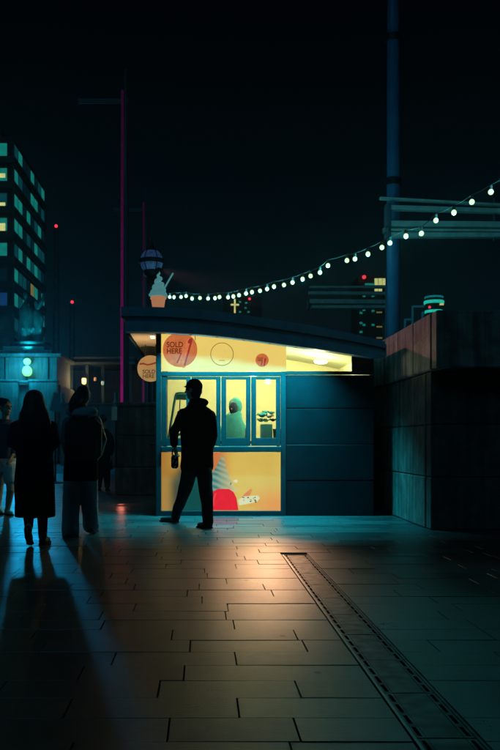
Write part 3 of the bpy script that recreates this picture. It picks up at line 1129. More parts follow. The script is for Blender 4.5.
hand_prims(b, P(174.6, 445, 9.62), (0.1, 0.1, -1), (0.9, -0.2, 0.1), 0.55, 0.02)
hand_prims(b, P(208, 454, 9.95), (-0.8, 0.3, -0.4), (-0.3, -0.9, 0), 0.4)
body = blob(b, 'body', M['skin'], man, 0.007, 0, smooth=2)
face_bits(hc, fd, body)
b = MB()
b.loft([(P(197, 470, 9.75), .200, .140, yw), (P(197, 466, 9.75), .212, .150, yw), (P(197.3, 448, 9.74), .205, .150, yw), (P(197.5, 430, 9.71), .225, .155, yw), (P(197.5, 418, 9.69), .232, .145, yw), (P(197.3, 411, 9.68), .19, .120, yw), (P(196.8, 405.5, 9.68), .115, .095, yw), (P(196.3, 402, 9.67), .088, .085, yw), (P(195.5, 398.5, 9.665), .076, .076, yw)], 28)
limb(b, [P(184.5, 415.5, 9.62), P(174.3, 431, 9.53), P(174.2, 443.5, 9.6)], [.085, .062, .048], 14)
limb(b, [P(209.5, 416.5, 9.78), P(213, 436, 9.70), P(208.5, 452, 9.93)], [.085, .064, .048], 14)
b.ell(P(200.5, 402.5, 9.56), (.105, .075, .055), yw)
b.tube([P(190.5, 404, 9.58), P(198, 400, 9.53), P(204.5, 403.5, 9.62)], [.035, .045, .035], 10, round_cap=True)
blob(b, 'jacket', M['black_cloth'], man, 0.010, 0.010)
b = MB()
b.loft([(P(197, 472, 9.75), .17, .12, yw), (P(197, 462, 9.75), .175, .125, yw), (P(197, 455, 9.75), .16, .115, yw)])
limb(b, [P(190.5, 468, 9.75), P(184, 493, 9.95), P(178, 508, 10.1), P(175.5, 517, 10.2)], [.104, .082, .062, .060], 14)
limb(b, [P(203.5, 468, 9.75), P(206.5, 497, 9.60), P(207.5, 512, 9.55), P(207.8, 522.5, 9.52)], [.104, .082, .066, .064], 14)
blob(b, 'trousers', M['trouser'], man, 0.010, 0.010)
h1 = P(176.5, 0, 10.2)
shoe((h1.x, 10.2, 0.008), (h1.x - .21, 10.30, 0.008), man, M['shoe'])
h1 = P(210, 0, 9.50)
shoe((h1.x, 9.50, 0.008), (h1.x - .15, 9.62, 0.008), man, M['shoe'])
b = MB()
yawh = math.atan2(fd.y, fd.x) - math.pi / 2
b.ell(hc + Vector((0, 0, .034)) - fd * .008, (.088, .108, .098), yawh, 18, 12)
hb2 = MB()
hb2.ell(hc + Vector((0, 0, -.02)) - fd * .028, (.082, .082, .075), yawh)
hb2.ell(hc + Vector((0, 0, -.075)) - fd * .03, (.066, .06, .05), yawh)
blob(hb2, 'hair', M['hair'], man, 0.008, 0.003, (24, 24, 6))
cap = blob(b, 'cap', M['black_cloth'], man, 0.008, 0, smooth=3)
b = MB()
sd = Vector((fd.y, -fd.x, 0))
pts = []
for k in range(13):
    t = math.pi * k / 12
    pts.append((math.cos(t) * .072, .055 + math.sin(t) * .066))
up = [hc + sd * a + fd * c_ + Vector((0, 0, .047 - c_ * .16)) for a, c_ in pts]
k = len(up)
b.add([u for u in up] + [u + Vector((0, 0, .007)) for u in up], [tuple(range(k)), tuple(range(2 * k - 1, k - 1, -1))] + [(i, (i + 1) % k, (i + 1) % k + k, i + k) for i in range(k)])
b.build('brim', M['black_cloth'], cap)

hb_ = thing('striped_bag', P(174.5, 469, 9.62), 'small dark bag with pale slanted stripes held by the striding person', 'bag')
M['stripe'] = mat('bag_stripe', (0.42, 0.46, 0.44), 0.7)
b = MB()
c = P(174.6, 461.5, 9.62)
b.box(c.x - .042, c.x + .046, 9.58, 9.66, c.z - .085, c.z + .08, .02)
blob(b, 'pouch', M['bag'], hb_, 0.008, 0.004)
MB().tube([P(172, 455, 9.62), P(172.8, 449.5, 9.62), P(174.8, 448.2, 9.62), P(176.8, 449.5, 9.62), P(177.4, 455, 9.62)], .008, 8).build('handle', M['bag'], hb_, True)
for k, (a, b_) in enumerate(((171.6, 456), (174.8, 457), (172.2, 461.5), (175.6, 462.5), (174, 467))):
    A, B = P(a, b_ + 1.6, 9.555), P(a + 1.5, b_ - 1.6, 9.555)
    MB().tube([A, B], [.0065, .0085], 6).build('stripe', M['stripe'], hb_)

# --- long-haired woman in a long coat
wa = thing('person', (P(34, 0, 8.0).x, 8.0, 0), 'person with long dark hair in a long black coat, seen from behind', 'person', None)
hc = P(34, 403, 8.0)
fd = Vector((0.1, 1, 0))
b = MB()
head_prims(b, hc, fd, (.074, .094, .112))
limb(b, [hc - Vector((0, 0, .06)), P(34, 422, 8.0)], [.05, .055])
b.loft([(P(34.5, 480, 8), .15, .11, 0), (P(34, 455, 8), .12, .09, 0), (P(34, 432, 8), .15, .1, 0), (P(34, 423, 8), .13, .08, 0), (P(34, 419, 8), .06, .055, 0)])
limb(b, [P(18, 426, 8), P(14, 443, 7.97), P(21, 451, 8.18)], [.045, .036, .026])
limb(b, [P(51, 426, 8), P(54, 443, 7.97), P(48, 451, 8.18)], [.045, .036, .026])
hand_prims(b, P(21, 451, 8.19), (0.6, .9, -.1), (0, -.3, -1), .3)
hand_prims(b, P(48, 451, 8.19), (-0.6, .9, -.1), (0, -.3, -1), .3)
limb(b, [P(29, 480, 8), P(28.5, 508, 8.02), P(28.5, 528, 7.80)], [.08, .055, .036])
limb(b, [P(41, 480, 8), P(42.5, 509, 8.08), P(42.5, 538, 8.02)], [.08, .055, .036])
body = blob(b, 'body', M['skin'], wa, 0.008, 0, smooth=2)
face_bits(hc, fd, body)
b = MB()
b.loft([(P(35, 517, 8.0), .205, .170, 0), (P(35, 505, 8), .205, .168, 0), (P(34.5, 480, 8), .200, .160, 0), (P(34, 458, 8), .180, .145, 0), (P(34, 440, 8), .198, .150, 0), (P(34, 428, 8), .212, .145, 0), (P(34, 421, 8), .175, .12, 0), (P(34, 415, 8), .09, .085, 0)], 28)
limb(b, [P(16.5, 427.5, 8), P(12.8, 443, 7.96), P(21, 450, 8.15)], [.070, .060, .050], 14)
limb(b, [P(51.5, 427.5, 8), P(54.5, 443, 7.96), P(48, 450, 8.15)], [.070, .060, .050], 14)
blob(b, 'coat', M['black_coat'], wa, 0.011, 0.011)
b = MB()
b.loft([(P(34.5, 432, 7.93), .10, .05, 0), (P(34.5, 424, 7.92), .165, .07, 0), (P(34.3, 415, 7.93), .150, .085, 0), (P(34, 406, 7.96), .115, .105, 0), (P(34, 398, 7.98), .098, .112, 0), (P(34, 393, 7.99), .074, .09, 0), (P(34, 390, 8), .035, .05, 0)], 24)
blob(b, 'hair', M['hair'], wa, 0.009, 0.006, (24, 24, 3))
b = MB()
limb(b, [P(28.7, 500, 8.02), P(28.5, 512, 7.97), P(28.5, 527, 7.82)], [.064, .058, .044])
limb(b, [P(42.4, 500, 8.06), P(42.5, 515, 8.06), P(42.5, 536.5, 8.02)], [.064, .058, .044])
blob(b, 'leggings', M['trouser'], wa, 0.009, 0.003)
q = P(42.5, 0, 8.0)
shoe((q.x, 7.98, .006), (q.x + .02, 8.20, .006), wa, M['shoe'])
q = P(28.5, 0, 7.8)
shoe((q.x, 7.76, .11), (q.x - .01, 7.93, .012), wa, M['shoe'], .06)

# --- woman with backpack, pale jeans and blue scarf
wb = thing('person', (P(80, 0, 8.86).x, 8.86, 0), 'person with tied dark hair, blue scarf, black backpack and pale wide jeans', 'person')
hc = P(82, 396.5, 8.86)
fd = Vector((0.35, 1, 0))
b = MB()
head_prims(b, hc, fd, (.074, .094, .112))
limb(b, [hc - Vector((0, 0, .06)), P(81, 416, 8.86)], [.05, .055])
b.loft([(P(80.5, 476, 8.86), .16, .11, 0), (P(81, 452, 8.86), .13, .09, 0), (P(81.5, 428, 8.86), .15, .1, 0), (P(81.5, 419, 8.86), .13, .08, 0), (P(81.5, 415, 8.86), .06, .055, 0)])
limb(b, [P(67, 424, 8.86), P(64, 444, 8.84), P(68, 455, 9.02)], [.045, .036, .026])
limb(b, [P(97, 421, 8.88), P(103, 441, 8.86), P(99, 455, 9.02)], [.045, .036, .026])
hand_prims(b, P(68, 455, 9.03), (0.5, .8, -.3), (0, -.3, -1), .3)
hand_prims(b, P(99, 455, 9.03), (-0.5, .8, -.3), (0, -.3, -1), .3)
limb(b, [P(73, 476, 8.86), P(71, 505, 8.88), P(70, 529, 8.84)], [.085, .055, .036])
limb(b, [P(88, 476, 8.86), P(89.5, 503, 8.95), P(91, 523, 8.98)], [.085, .055, .036])
body = blob(b, 'body', M['skin'], wb, 0.008, 0, smooth=2)
face_bits(hc, fd, body)
b = MB()
b.loft([(P(80.5, 481, 8.86), .195, .14, 0), (P(80.5, 470, 8.86), .195, .14, 0), (P(81, 450, 8.86), .175, .13, 0), (P(81.5, 432, 8.86), .19, .13, 0), (P(81.5, 423, 8.86), .185, .12, 0), (P(81.5, 417, 8.86), .12, .09, 0)], 26)
blob(b, 'jacket', M['black_cloth'], wb, 0.011, 0.009)
b = MB()
limb(b, [P(95.5, 421.5, 8.88), P(102, 440, 8.85), P(99, 453, 9.0)], [.068, .056, .046], 14)
blob(b, 'sleeve', M['teal_jacket'], wb, 0.010, 0.008)
b = MB()
limb(b, [P(68, 423, 8.86), P(65, 442, 8.84), P(68, 454, 9.0)], [.068, .056, .046], 14)
blob(b, 'sleeve', M['teal_jacket'], wb, 0.010, 0.008)
b = MB()
for k in range(14):
    a = 2 * math.pi * k / 14
    a2 = 2 * math.pi * (k + 1) / 14
    c = P(82, 412.5, 8.86)
    q = lambda t: c + Vector((.125 * math.cos(t), .10 * math.sin(t), .014 * math.sin(2 * t + 1)))
    b.tube([q(a), q(a2)], [.055, .055], 10, round_cap=True)
b.ell(P(82, 411, 8.86), (.13, .1, .06))
blob(b, 'scarf', M['scarf'], wb, 0.010, 0.010, (14, 14, 30))
b = MB()
b.ell(hc + Vector((.012, -.012, .020)), (.084, .104, .102))
b.tube([P(80, 393, 8.78), P(76.5, 399, 8.75), P(72.5, 405, 8.74), P(70.5, 411, 8.74)], [.052, .062, .050, .022], 12, round_cap=True)
blob(b, 'hair', M['hair'], wb, 0.009, 0.004, (24, 24, 6))
b = MB()
b.loft([(P(80.5, 482, 8.86), .17, .125, 0), (P(80.5, 474, 8.86), .18, .13, 0), (P(80.5, 468, 8.86), .165, .12, 0)])
limb(b, [P(73, 480, 8.86), P(71, 505, 8.88), P(70.3, 522, 8.86), P(70, 530.5, 8.84)], [.105, .098, .098, .102], 14)
limb(b, [P(88, 480, 8.86), P(89.5, 503, 8.95), P(90.5, 518, 8.98), P(91, 525, 8.98)], [.105, .094, .092, .094], 14)
blob(b, 'jeans', M['denim'], wb, 0.010, 0.011, (9, 9, 5))
q = P(70, 0, 8.84)
shoe((q.x, 8.80, .006), (q.x, 9.02, .006), wb, M['shoe_light'])
q = P(91.5, 0, 8.98)
shoe((q.x, 8.93, .035), (q.x + .03, 9.16, .008), wb, M['shoe'])
bp = thing('backpack', (P(83, 0, 8.7).x, 8.68, P(83, 461, 8.68).z), 'black backpack worn over the dark jacket of the person in pale jeans', 'backpack')
b = MB()
b.box(P(64.5, 0, 8.66).x, P(101.5, 0, 8.66).x, 8.60, 8.76, P(0, 460, 8.66).z, P(0, 420, 8.66).z, 0.05)
b.box(P(68.5, 0, 8.66).x, P(97.5, 0, 8.66).x, 8.555, 8.66, P(0, 457, 8.66).z, P(0, 438, 8.66).z, 0.03)
blob(b, 'pack', M['bag'], bp, 0.011, 0.008)
MB().tube([P(78, 421, 8.66), P(79, 416.5, 8.66), P(87, 416.5, 8.66), P(88, 421, 8.66)], 0.010, 8).build('grab_loop', M['bag'], bp, True)
for xx in (72, 94):
    MB().tube([P(xx, 421.5, 8.74), P(xx, 416.5, 8.86), P(xx, 424, 9.015), P(xx, 440, 9.02), P(xx, 456, 8.78)], 0.015, 8).build('shoulder_strap', M['bag'], bp, True)

# --- person in shorts at the left edge
wc = thing('person', (P(5, 0, 11.3).x, 11.3, 0), 'person in navy top and shorts with bare legs, dark hair tied up', 'person')
hc = P(5.5, 407, 11.3)
fd = Vector((0.75, -0.65, 0))
b = MB()
head_prims(b, hc, fd, (.074, .094, .112))
limb(b, [hc - Vector((0, 0, .06)), P(5, 424, 11.3)], [.05, .055])
b.loft([(P(5, 468, 11.3), .16, .11, .5), (P(5, 450, 11.3), .13, .09, .5), (P(5, 432, 11.3), .15, .1, .5), (P(5, 424, 11.3), .13, .08, .5), (P(5, 420, 11.3), .06, .055, 0)])
limb(b, [P(-6, 426, 11.35), P(-8, 443, 11.3), P(-4, 455, 11.15)], [.042, .035, .026])
limb(b, [P(15, 426, 11.2), P(17, 443, 11.2), P(13, 455, 11.05)], [.042, .035, .026])
hand_prims(b, P(-4, 455, 11.14), (0.3, -.5, -.8), (1, 0, 0), .3)
hand_prims(b, P(13, 455, 11.04), (-0.3, -.5, -.8), (-1, 0, 0), .3)
limb(b, [P(0, 468, 11.35), P(-1, 490, 11.45), P(-2, 508, 11.5)], [.085, .058, .036])
limb(b, [P(10, 468, 11.25), P(10.5, 490, 11.2), P(7.5, 510, 11.3)], [.085, .058, .036])
body = blob(b, 'body', M['skin'], wc, 0.008, 0, smooth=2)
face_bits(hc, fd, body)
b = MB()
b.loft([(P(5, 458, 11.3), .20, .15, .5), (P(5, 445, 11.3), .18, .13, .5), (P(5, 432, 11.3), .19, .13, .5), (P(5, 424, 11.3), .17, .11, .5), (P(5, 419, 11.3), .08, .07, 0)])
limb(b, [P(-4, 426.5, 11.35), P(-7.5, 442, 11.3), P(-4.5, 453, 11.17)], [.06, .052, .045])
limb(b, [P(13.5, 426.5, 11.2), P(16, 442, 11.2), P(13.3, 453, 11.07)], [.06, .052, .045])
blob(b, 'top', M['blue_top'], wc, 0.010, 0.008)
b = MB()
b.loft([(P(5, 472, 11.3), .18, .13, .5), (P(5, 455, 11.3), .18, .13, .5)])
limb(b, [P(0, 468, 11.35), P(-.5, 479, 11.4)], [.10, .098])
limb(b, [P(10, 468, 11.25), P(10.3, 479, 11.22)], [.10, .098])
blob(b, 'shorts', M['denim'], wc, 0.010, 0.006)
b = MB()
b.ell(hc + Vector((0, 0, .03)) - fd * .02, (.086, .10, .095), math.atan2(fd.y, fd.x) - math.pi / 2)
b.ell(hc + Vector((0, 0, .09)) - fd * .09, (.05, .05, .05))
blob(b, 'hair', M['hair'], wc, 0.009, 0.004, (24, 24, 6))
q = P(7.5, 0, 11.3)
shoe((q.x - .02, 11.33, .006), (q.x + .10, 11.15, .006), wc, M['shoe_light'], .05)
q = P(-2, 0, 11.5)
shoe((q.x, 11.52, .006), (q.x + .10, 11.35, .006), wc, M['shoe_light'], .05)

# --- person further off beside the pier
wd = thing('person', (P(110, 0, 14.2).x, 14.2, 0), 'person in dark coat standing back beside the stone pier and pale box', 'person')
hc = P(110, 416, 14.2)
fd = Vector((-0.3, 1, 0))
b = MB()
head_prims(b, hc, fd, (.076, .096, .115))
limb(b, [hc - Vector((0, 0, .06)), P(110, 430, 14.2)], [.05, .055])
b.loft([(P(110, 462, 14.2), .16, .11, 0), (P(110, 448, 14.2), .13, .09, 0), (P(110, 434, 14.2), .16, .1, 0), (P(110, 428, 14.2), .08, .07, 0)])
limb(b, [P(101, 433, 14.2), P(98.5, 446, 14.2), P(100, 458, 14.15)], [.045, .036, .026])
limb(b, [P(119, 433, 14.2), P(121, 446, 14.2), P(119.5, 458, 14.15)], [.045, .036, .026])
hand_prims(b, P(100, 459, 14.15), (0, -.2, -1), (1, 0, 0), .5)
hand_prims(b, P(119.5, 459, 14.15), (0, -.2, -1), (-1, 0, 0), .3)
limb(b, [P(106, 462, 14.2), P(105.5, 480, 14.2), P(105, 496, 14.25)], [.085, .058, .036])
limb(b, [P(114, 462, 14.2), P(114.5, 480, 14.2), P(115, 496, 14.15)], [.085, .058, .036])
body = blob(b, 'body', M['skin'], wd, 0.009, 0, smooth=2)
face_bits(hc, fd, body)
b = MB()
b.loft([(P(110, 475, 14.2), .20, .15, 0), (P(110, 450, 14.2), .19, .14, 0), (P(110, 435, 14.2), .21, .14, 0), (P(110, 429, 14.2), .13, .1, 0), (P(110, 426, 14.2), .08, .08, 0)])
limb(b, [P(102, 434, 14.2), P(99, 446, 14.2), P(100, 456, 14.15)], [.07, .058, .046])
limb(b, [P(118, 434, 14.2), P(121, 446, 14.2), P(119.5, 456, 14.15)], [.07, .058, .046])
blob(b, 'coat', M['black_coat'], wd, 0.012, 0.008)
b = MB()
limb(b, [P(106, 470, 14.2), P(105.5, 482, 14.2), P(105, 494.5, 14.24)], [.09, .075, .062])
limb(b, [P(114, 470, 14.2), P(114.5, 482, 14.2), P(115, 494.5, 14.16)], [.09, .075, .062])
blob(b, 'trousers', M['trouser'], wd, 0.011, 0.006)
b = MB()
b.ell(hc + Vector((0, -.02, .025)), (.086, .10, .10))
blob(b, 'hair', M['hair'], wd, 0.010, 0.004, (24, 24, 6))
for xx, yy in ((105, 14.25), (115, 14.15)):
    q = P(xx, 0, yy)
    shoe((q.x, yy - .05, .006), (q.x, yy + .17, .006), wd, M['shoe'])
pk = thing('shoulder_bag', (P(100, 0, 14.1).x, 14.1, P(0, 472, 14.1).z), 'small pink bag held by the person in the dark coat', 'bag')
M['pink_bag'] = mat('pink_bag', (0.55, 0.03, 0.14), 0.6)
b = MB()
b.box(P(97, 0, 14.1).x, P(103, 0, 14.1).x, 14.06, 14.16, P(0, 478, 14.1).z, P(0, 466, 14.1).z, .02)
blob(b, 'pouch', M['pink_bag'], pk, 0.010, 0.004)
MB().tube([P(98, 467, 14.1), P(99, 460.5, 14.12), P(101, 460.5, 14.12), P(102, 467, 14.1)], .008, 6).build('handle', M['pink_bag'], pk, True)

for o in (wd, pk):
    o.location += Vector((-0.47, 2.8, 0))

# --- seller inside the kiosk
we = thing('person', (P(234, 0, 12.0).x, 12.0, 0.05), 'person in a teal hooded top and dark scarf standing inside the kiosk behind its window', 'person')
hc = P(234.5, 407.5, 12.0)
fd = Vector((-0.45, -0.9, 0))
b = MB()
head_prims(b, hc, fd, (.072, .092, .11))
limb(b, [hc - Vector((0, 0, .06)), P(234, 420, 12)], [.05, .055])
b.loft([(P(234, 470, 12), .15, .1, 0), (P(234, 440, 12), .14, .1, 0), (P(234, 424, 12), .13, .09, 0), (P(234, 419, 12), .06, .055, 0)])
limb(b, [P(224.5, 427, 12), P(222, 444, 11.95), P(228, 452, 11.86)], [.045, .036, .028])
limb(b, [P(243, 427, 12), P(245, 444, 11.95), P(240, 452, 11.86)], [.045, .036, .028])
hand_prims(b, P(228, 452, 11.85), (.5, -.6, -.2), (0, 0, -1), .3)
hand_prims(b, P(240, 452, 11.85), (-.5, -.6, -.2), (0, 0, -1), .3)
limb(b, [P(230, 470, 12), P(229.5, 490, 12), P(229, 503, 12)], [.085, .058, .04])
limb(b, [P(238, 470, 12), P(238.5, 490, 12), P(239, 503, 12)], [.085, .058, .04])
body = blob(b, 'body', M['skin'], we, 0.009, 0, smooth=2)
face_bits(hc, fd, body)
b = MB()
b.loft([(P(234, 478, 12), .22, .15, 0), (P(234, 450, 12), .21, .15, 0), (P(234, 434, 12), .20, .14, 0), (P(234, 426, 12), .175, .13, 0), (P(234, 420, 12), .135, .12, 0), (P(234, 414, 12.01), .11, .11, 0)])
limb(b, [P(222.5, 430, 12), P(220, 443, 11.95), P(228, 451, 11.88)], [.065, .058, .045])
limb(b, [P(245.5, 430, 12), P(247, 443, 11.95), P(240, 451, 11.88)], [.065, .058, .045])
b.ell(hc + Vector((.018, .035, .022)), (.105, .105, .130))
b.ell(hc + Vector((.01, .02, -.105)), (.105, .11, .06))
blob(b, 'hooded_top', M['teal_cloth'], we, 0.010, 0.008)
b = MB()
limb(b, [P(230, 474, 12), P(229.5, 490, 12), P(229, 502, 12)], [.095, .08, .07])
limb(b, [P(238, 474, 12), P(238.5, 490, 12), P(239, 502, 12)], [.095, .08, .07])
blob(b, 'trousers', M['trouser'], we, 0.012, 0.005)
for xx in (229, 239):
    q = P(xx, 0, 12)
    shoe((q.x, 12.03, .056), (q.x, 11.82, .056), we, M['shoe'])

b = MB()
fq = Vector((-0.45, -0.9, 0)).normalized()
hq = P(234.5, 407.5, 12.0)
b.ell(hq + fq * .030 - Vector((0, 0, .012)), (.070, .086, .098), math.atan2(fq.y, fq.x) - math.pi / 2)
blob(b, 'face_scarf', M['blue_top'], we, 0.008, 0.003)
gq = P(121, 505, 13.05)
gl_ = thing('red_patch_light', (gq.x, 13.05, 0), 'small added reddish light making a red patch on the paving between the pier and the kiosk', 'light')  # added lamp standing in for a reddish patch of light on the ground
M['red_lens'] = mat('red_lens', (.6, .2, .15), .3, var=.2, emit=(1.0, 0.22, 0.14), es=0.12)
MB().lathe([(.085, .001), (.09, .008), (.07, .012), (.068, .004)], (gq.x, 13.05, 0), 20).build('trim_ring', M['drain_edge'], gl_)
MB().lathe([(.066, .001), (.06, .012), (.03, .018), (.005, .019)], (gq.x, 13.05, 0), 20).build('lens', M['red_lens'], gl_, True)
point_light('red_patch_glow', (gq.x, 13.05, .16), 1.0, (1.0, 0.25, 0.16), .05, parent=gl_)

# ------------------------------------------------------------------ ice cream model on the roof
cone = thing('ice_cream_model', P(158, 306, 11.4), 'giant soft serve ice cream in an orange cup standing on the kiosk roof', 'roof model')
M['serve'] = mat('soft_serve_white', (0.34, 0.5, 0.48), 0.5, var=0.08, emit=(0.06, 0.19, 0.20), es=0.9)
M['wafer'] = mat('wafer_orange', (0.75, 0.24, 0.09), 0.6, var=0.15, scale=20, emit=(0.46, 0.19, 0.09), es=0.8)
cb_ = P(158.2, 308, 11.4)
s3 = 11.4 / F
cup_o = MB().lathe([(5.6 * s3, -0.02), (6.0 * s3, 0.02), (7.4 * s3, 10.2 * s3), (7.7 * s3, 10.6 * s3), (7.0 * s3, 11 * s3)], cb_, 28).build('cup', M['wafer'], cone, True)
MB().lathe([(7.75 * s3, 8.8 * s3), (7.95 * s3, 9.0 * s3), (7.95 * s3, 10.3 * s3), (7.7 * s3, 10.5 * s3)], cb_, 28).build('cup_rim', M['wafer'], cone, True)
b = MB()
pts, rad = [], []
turns, n = 4.2, 90
for k in range(n):
    t = k / (n - 1)
    a = 2 * math.pi * turns * t
    r_ = (1 - t) ** 0.85
    pts.append(cb_ + Vector((r_ * 5.4 * s3 * math.cos(a) + 1.0 * s3 * t, r_ * 5.4 * s3 * math.sin(a), (12.5 + 24 * t ** 1.05) * s3)))
    rad.append((3.6 * (1 - t) ** 0.7 + 0.35) * s3)
b.tube(pts, rad, 12, round_cap=True)
b.lathe([(6 * s3, 10.5 * s3), (6.4 * s3, 14 * s3), (3.5 * s3, 22 * s3), (0.8 * s3, 32 * s3)], cb_, 20)
b.ell(cb_ + Vector((-1.5 * s3, 0, 13 * s3)), (8.4 * s3, 7.6 * s3, 3 * s3))
blob(b, 'swirl', M['serve'], cone, 0.008, 0, smooth=2)
MB().tube([P(164.5, 288, 11.4), P(173.0, 273, 11.4)], 0.012, 8).build('wafer_stick', M['serve'], cone, True)
MB().lathe([(8 * s3, -0.03), (8 * s3, -0.012), (7.5 * s3, -0.008)], cb_, 24).build('base', M['roof'], cone)

# ------------------------------------------------------------------ stone parapet on the right
rw = thing('stone_parapet', (2.7, 9.3, 0), 'massive stone parapet wall of stained blocks right of the kiosk', 'wall')
LX, TX = 2.675, 2.735
core = MB()
core.box(LX + 0.02, 6.0, 9.40, 15.0, 0.0, 1.86)
core.box(TX + 0.02, 6.0, 9.02, 15.0, 1.86, 2.50)
core.build('core', M['bag'], rw)


def stones(x0, x1, y0, y1, z0, z1, nx, ny, nz, m, prot=0.0, side='xy', ch=0.012):
    """blocks along the front (facing the viewer) and along the left flank"""
    for kz_ in range(nz):
        za, zb = z0 + (z1 - z0) * kz_ / nz, z0 + (z1 - z0) * (kz_ + 1) / nz
        off = 0.5 if kz_ % 2 else 0.0
        cuts = sorted(set([x0] + [x0 + (x1 - x0) * min(1, max(0, (j + off) / nx)) for j in range(1, nx)] + [x1]))
        for a, b_ in zip(cuts[:-1], cuts[1:]):
            d = random.uniform(0, 0.008)
            MB().box(a + 0.004, b_ - 0.004, y0 - d, y0 + 0.2, za + 0.004, zb - 0.004, ch).build('stone_block', m, rw)
        cuts = sorted(set([y0 + 0.205] + [y0 + 0.2 + (y1 - y0 - 0.2) * min(1, max(0.03, (j + off) / ny)) for j in range(1, ny)] + [y1]))
        for a, b_ in zip(cuts[:-1], cuts[1:]):
            d = random.uniform(0, 0.008)
            MB().box(x0 - d, x0 + 0.2, a + 0.004, b_ - 0.004, za + 0.004, zb - 0.004, ch).build('stone_block', m, rw)


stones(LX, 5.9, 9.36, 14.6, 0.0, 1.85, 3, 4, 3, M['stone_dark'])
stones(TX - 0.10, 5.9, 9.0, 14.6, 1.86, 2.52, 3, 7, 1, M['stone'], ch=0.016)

# pier left of the kiosk
lp = thing('stone_pier', (P(136, 0, 15.6).x, 15.6, 0), 'square stone pier of three courses left of the kiosk behind its hatch', 'pier')
xa, xb = P(117, 0, 15.5).x, P(168, 0, 15.5).x
zc_ = [0, 0.54, 1.15, 1.72]
for k in range(3):
    i_ = 0.03 if k == 0 else (0.0 if k == 1 else 0.015)
    MB().box(xa - (0.03 if k == 0 else 0), xb + 0.02, 15.5 - (0.03 if k == 0 else 0.004 * k), 16.6, zc_[k] + 0.003, zc_[k + 1] - 0.005, 0.015).build('stone_block', M['stone_dark'], lp)
MB().box(xa - 0.03, xb + 0.03, 15.46, 16.63, 1.72, 1.80, 0.02).build('coping', M['stone_dark'], lp)

# ------------------------------------------------------------------ masts
MAST_GLOW = [mat('painted_uplight', (0.2, 0.02, 0.1), 0.4, var=0, emit=(0.33, 0.004, 0.18), es=0.62 * 0.80 ** k) for k in range(13)]  # pink uplight on the shafts put in as emission, dimmer with height


def mast(px, d, label, pink, full=True):
    base = P(px, 0, d)
    t = thing('mast', (base.x, d, 0), label, 'mast', 'tall masts with cross arm' if full else None)
    H = 15.0 if full else 14.2
    MB().tube([(base.x, d, 0), (base.x, d, H * .7), (base.x, d, H)], [0.135, 0.115, 0.05], 20).build('shaft', M['mast'] if full else M['blue_mast'], t, True)
    MB().lathe([(0.26, 0), (0.26, 0.04), (0.16, 0.06), (0.15, 0.3)], (base.x, d, 0), 20).build('base_flange', M['mast'], t)
    if not full:
        for z_ in (2.9, 5.9, 8.6):
            MB().lathe([(0.137, -.06), (0.155, -.05), (0.155, .05), (0.137, .06)], (base.x, d, z_), 20).build('collar', M['iron0'], t)
        MB().tube([(base.x - .15, d - .06, 0.5), (base.x - .135, d - .06, 8.0), (base.x - .11, d - .06, 12.0)], .012, 6).build('conduit', M['iron0'], t)
    if full:
        MB().box(base.x - 1.75, base.x + 0.12, d - 0.04, d + 0.04, 13.72, 13.90, 0.01).build('cross_arm', M['mast'], t)
        MB().box(base.x - 1.78, base.x - 1.74, d - 0.05, d + 0.05, 13.66, 13.96, 0.008).build('arm_end', M['mast'], t)
    if pink:                                              # uplight imitated by emissive boxes up one side, fading towards the top
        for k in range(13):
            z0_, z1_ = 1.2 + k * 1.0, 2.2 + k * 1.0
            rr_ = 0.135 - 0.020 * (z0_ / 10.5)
            o = MB().box(base.x - rr_ - 0.05, base.x - rr_ + 0.05, d - 0.10, d + 0.03, z0_ + 0.004, z1_ - 0.004).build('uplight_glow', MAST_GLOW[min(12, k + (pink if pink > 1 else 0))], t)
    return t


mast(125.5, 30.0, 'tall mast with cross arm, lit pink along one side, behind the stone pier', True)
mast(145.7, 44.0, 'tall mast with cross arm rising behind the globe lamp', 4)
big = mast(393, 15.0, 'thick blue mast rising behind the stone parapet, canopy slats across it', None, False)


def canopy(name_label, xa, xb, d, rows_):
    t = thing('slatted_canopy', (xa, d, rows_[-1][1]), name_label, 'canopy', 'slatted canopies on the masts')
    for (x0, z0, x1, z1, h, dep) in rows_:
        v = [(x0, d, z0), (x1, d, z1), (x1, d, z1 + h), (x0, d, z0 + h)]
        vs = v + [(x, y_ + dep, z) for x, y_, z in v]
        MB().add(vs, [(0, 1, 2, 3), (7, 6, 5, 4), (0, 4, 5, 1), (1, 5, 6, 2), (2, 6, 7, 3), (3, 7, 4, 0)]).build('slat', M['beam'], t)
    return t


d = 14.6
zz = lambda py: CH + (CY - py) * d / F
xx = lambda px: (px - CX) * d / F
ct = canopy('slatted canopy fixed to the thick blue mast above the stone parapet', xx(383), xx(530), d, [
    (xx(380.5), zz(198.6), xx(530), zz(207), 2.0 * d / F, .10), (xx(391), zz(209.2), xx(530), zz(213.5), 4.3 * d / F, .12),
    (xx(391), zz(226), xx(530), zz(227), 5.4 * d / F, .14), (xx(384), zz(230.6), xx(530), zz(231.5), 2.2 * d / F, .08), (xx(388), zz(236.6), xx(530), zz(236.8), 4.4 * d / F, .14)])
MB().box(xx(386.5), xx(390.5), d - 0.05, d + 0.2, zz(237), zz(203), 0.01).build('bracket', M['mast'], ct)
MB().box(xx(383), xx(389), d - 0.08, d + 0.1, zz(233), zz(227.5), 0.02).build('clamp', M['stone'], ct)
MB().tube([(xx(496), d + 0.09, zz(240)), (xx(496), d + 0.09, zz(197))], 0.02, 8).build('hanger', M['mast'], ct)
MB().tube([(xx(524), d + 0.3, 0), (xx(524), d + 0.3, zz(197))], 0.09, 12).build('post', M['mast'], ct, True)
d = 25.0
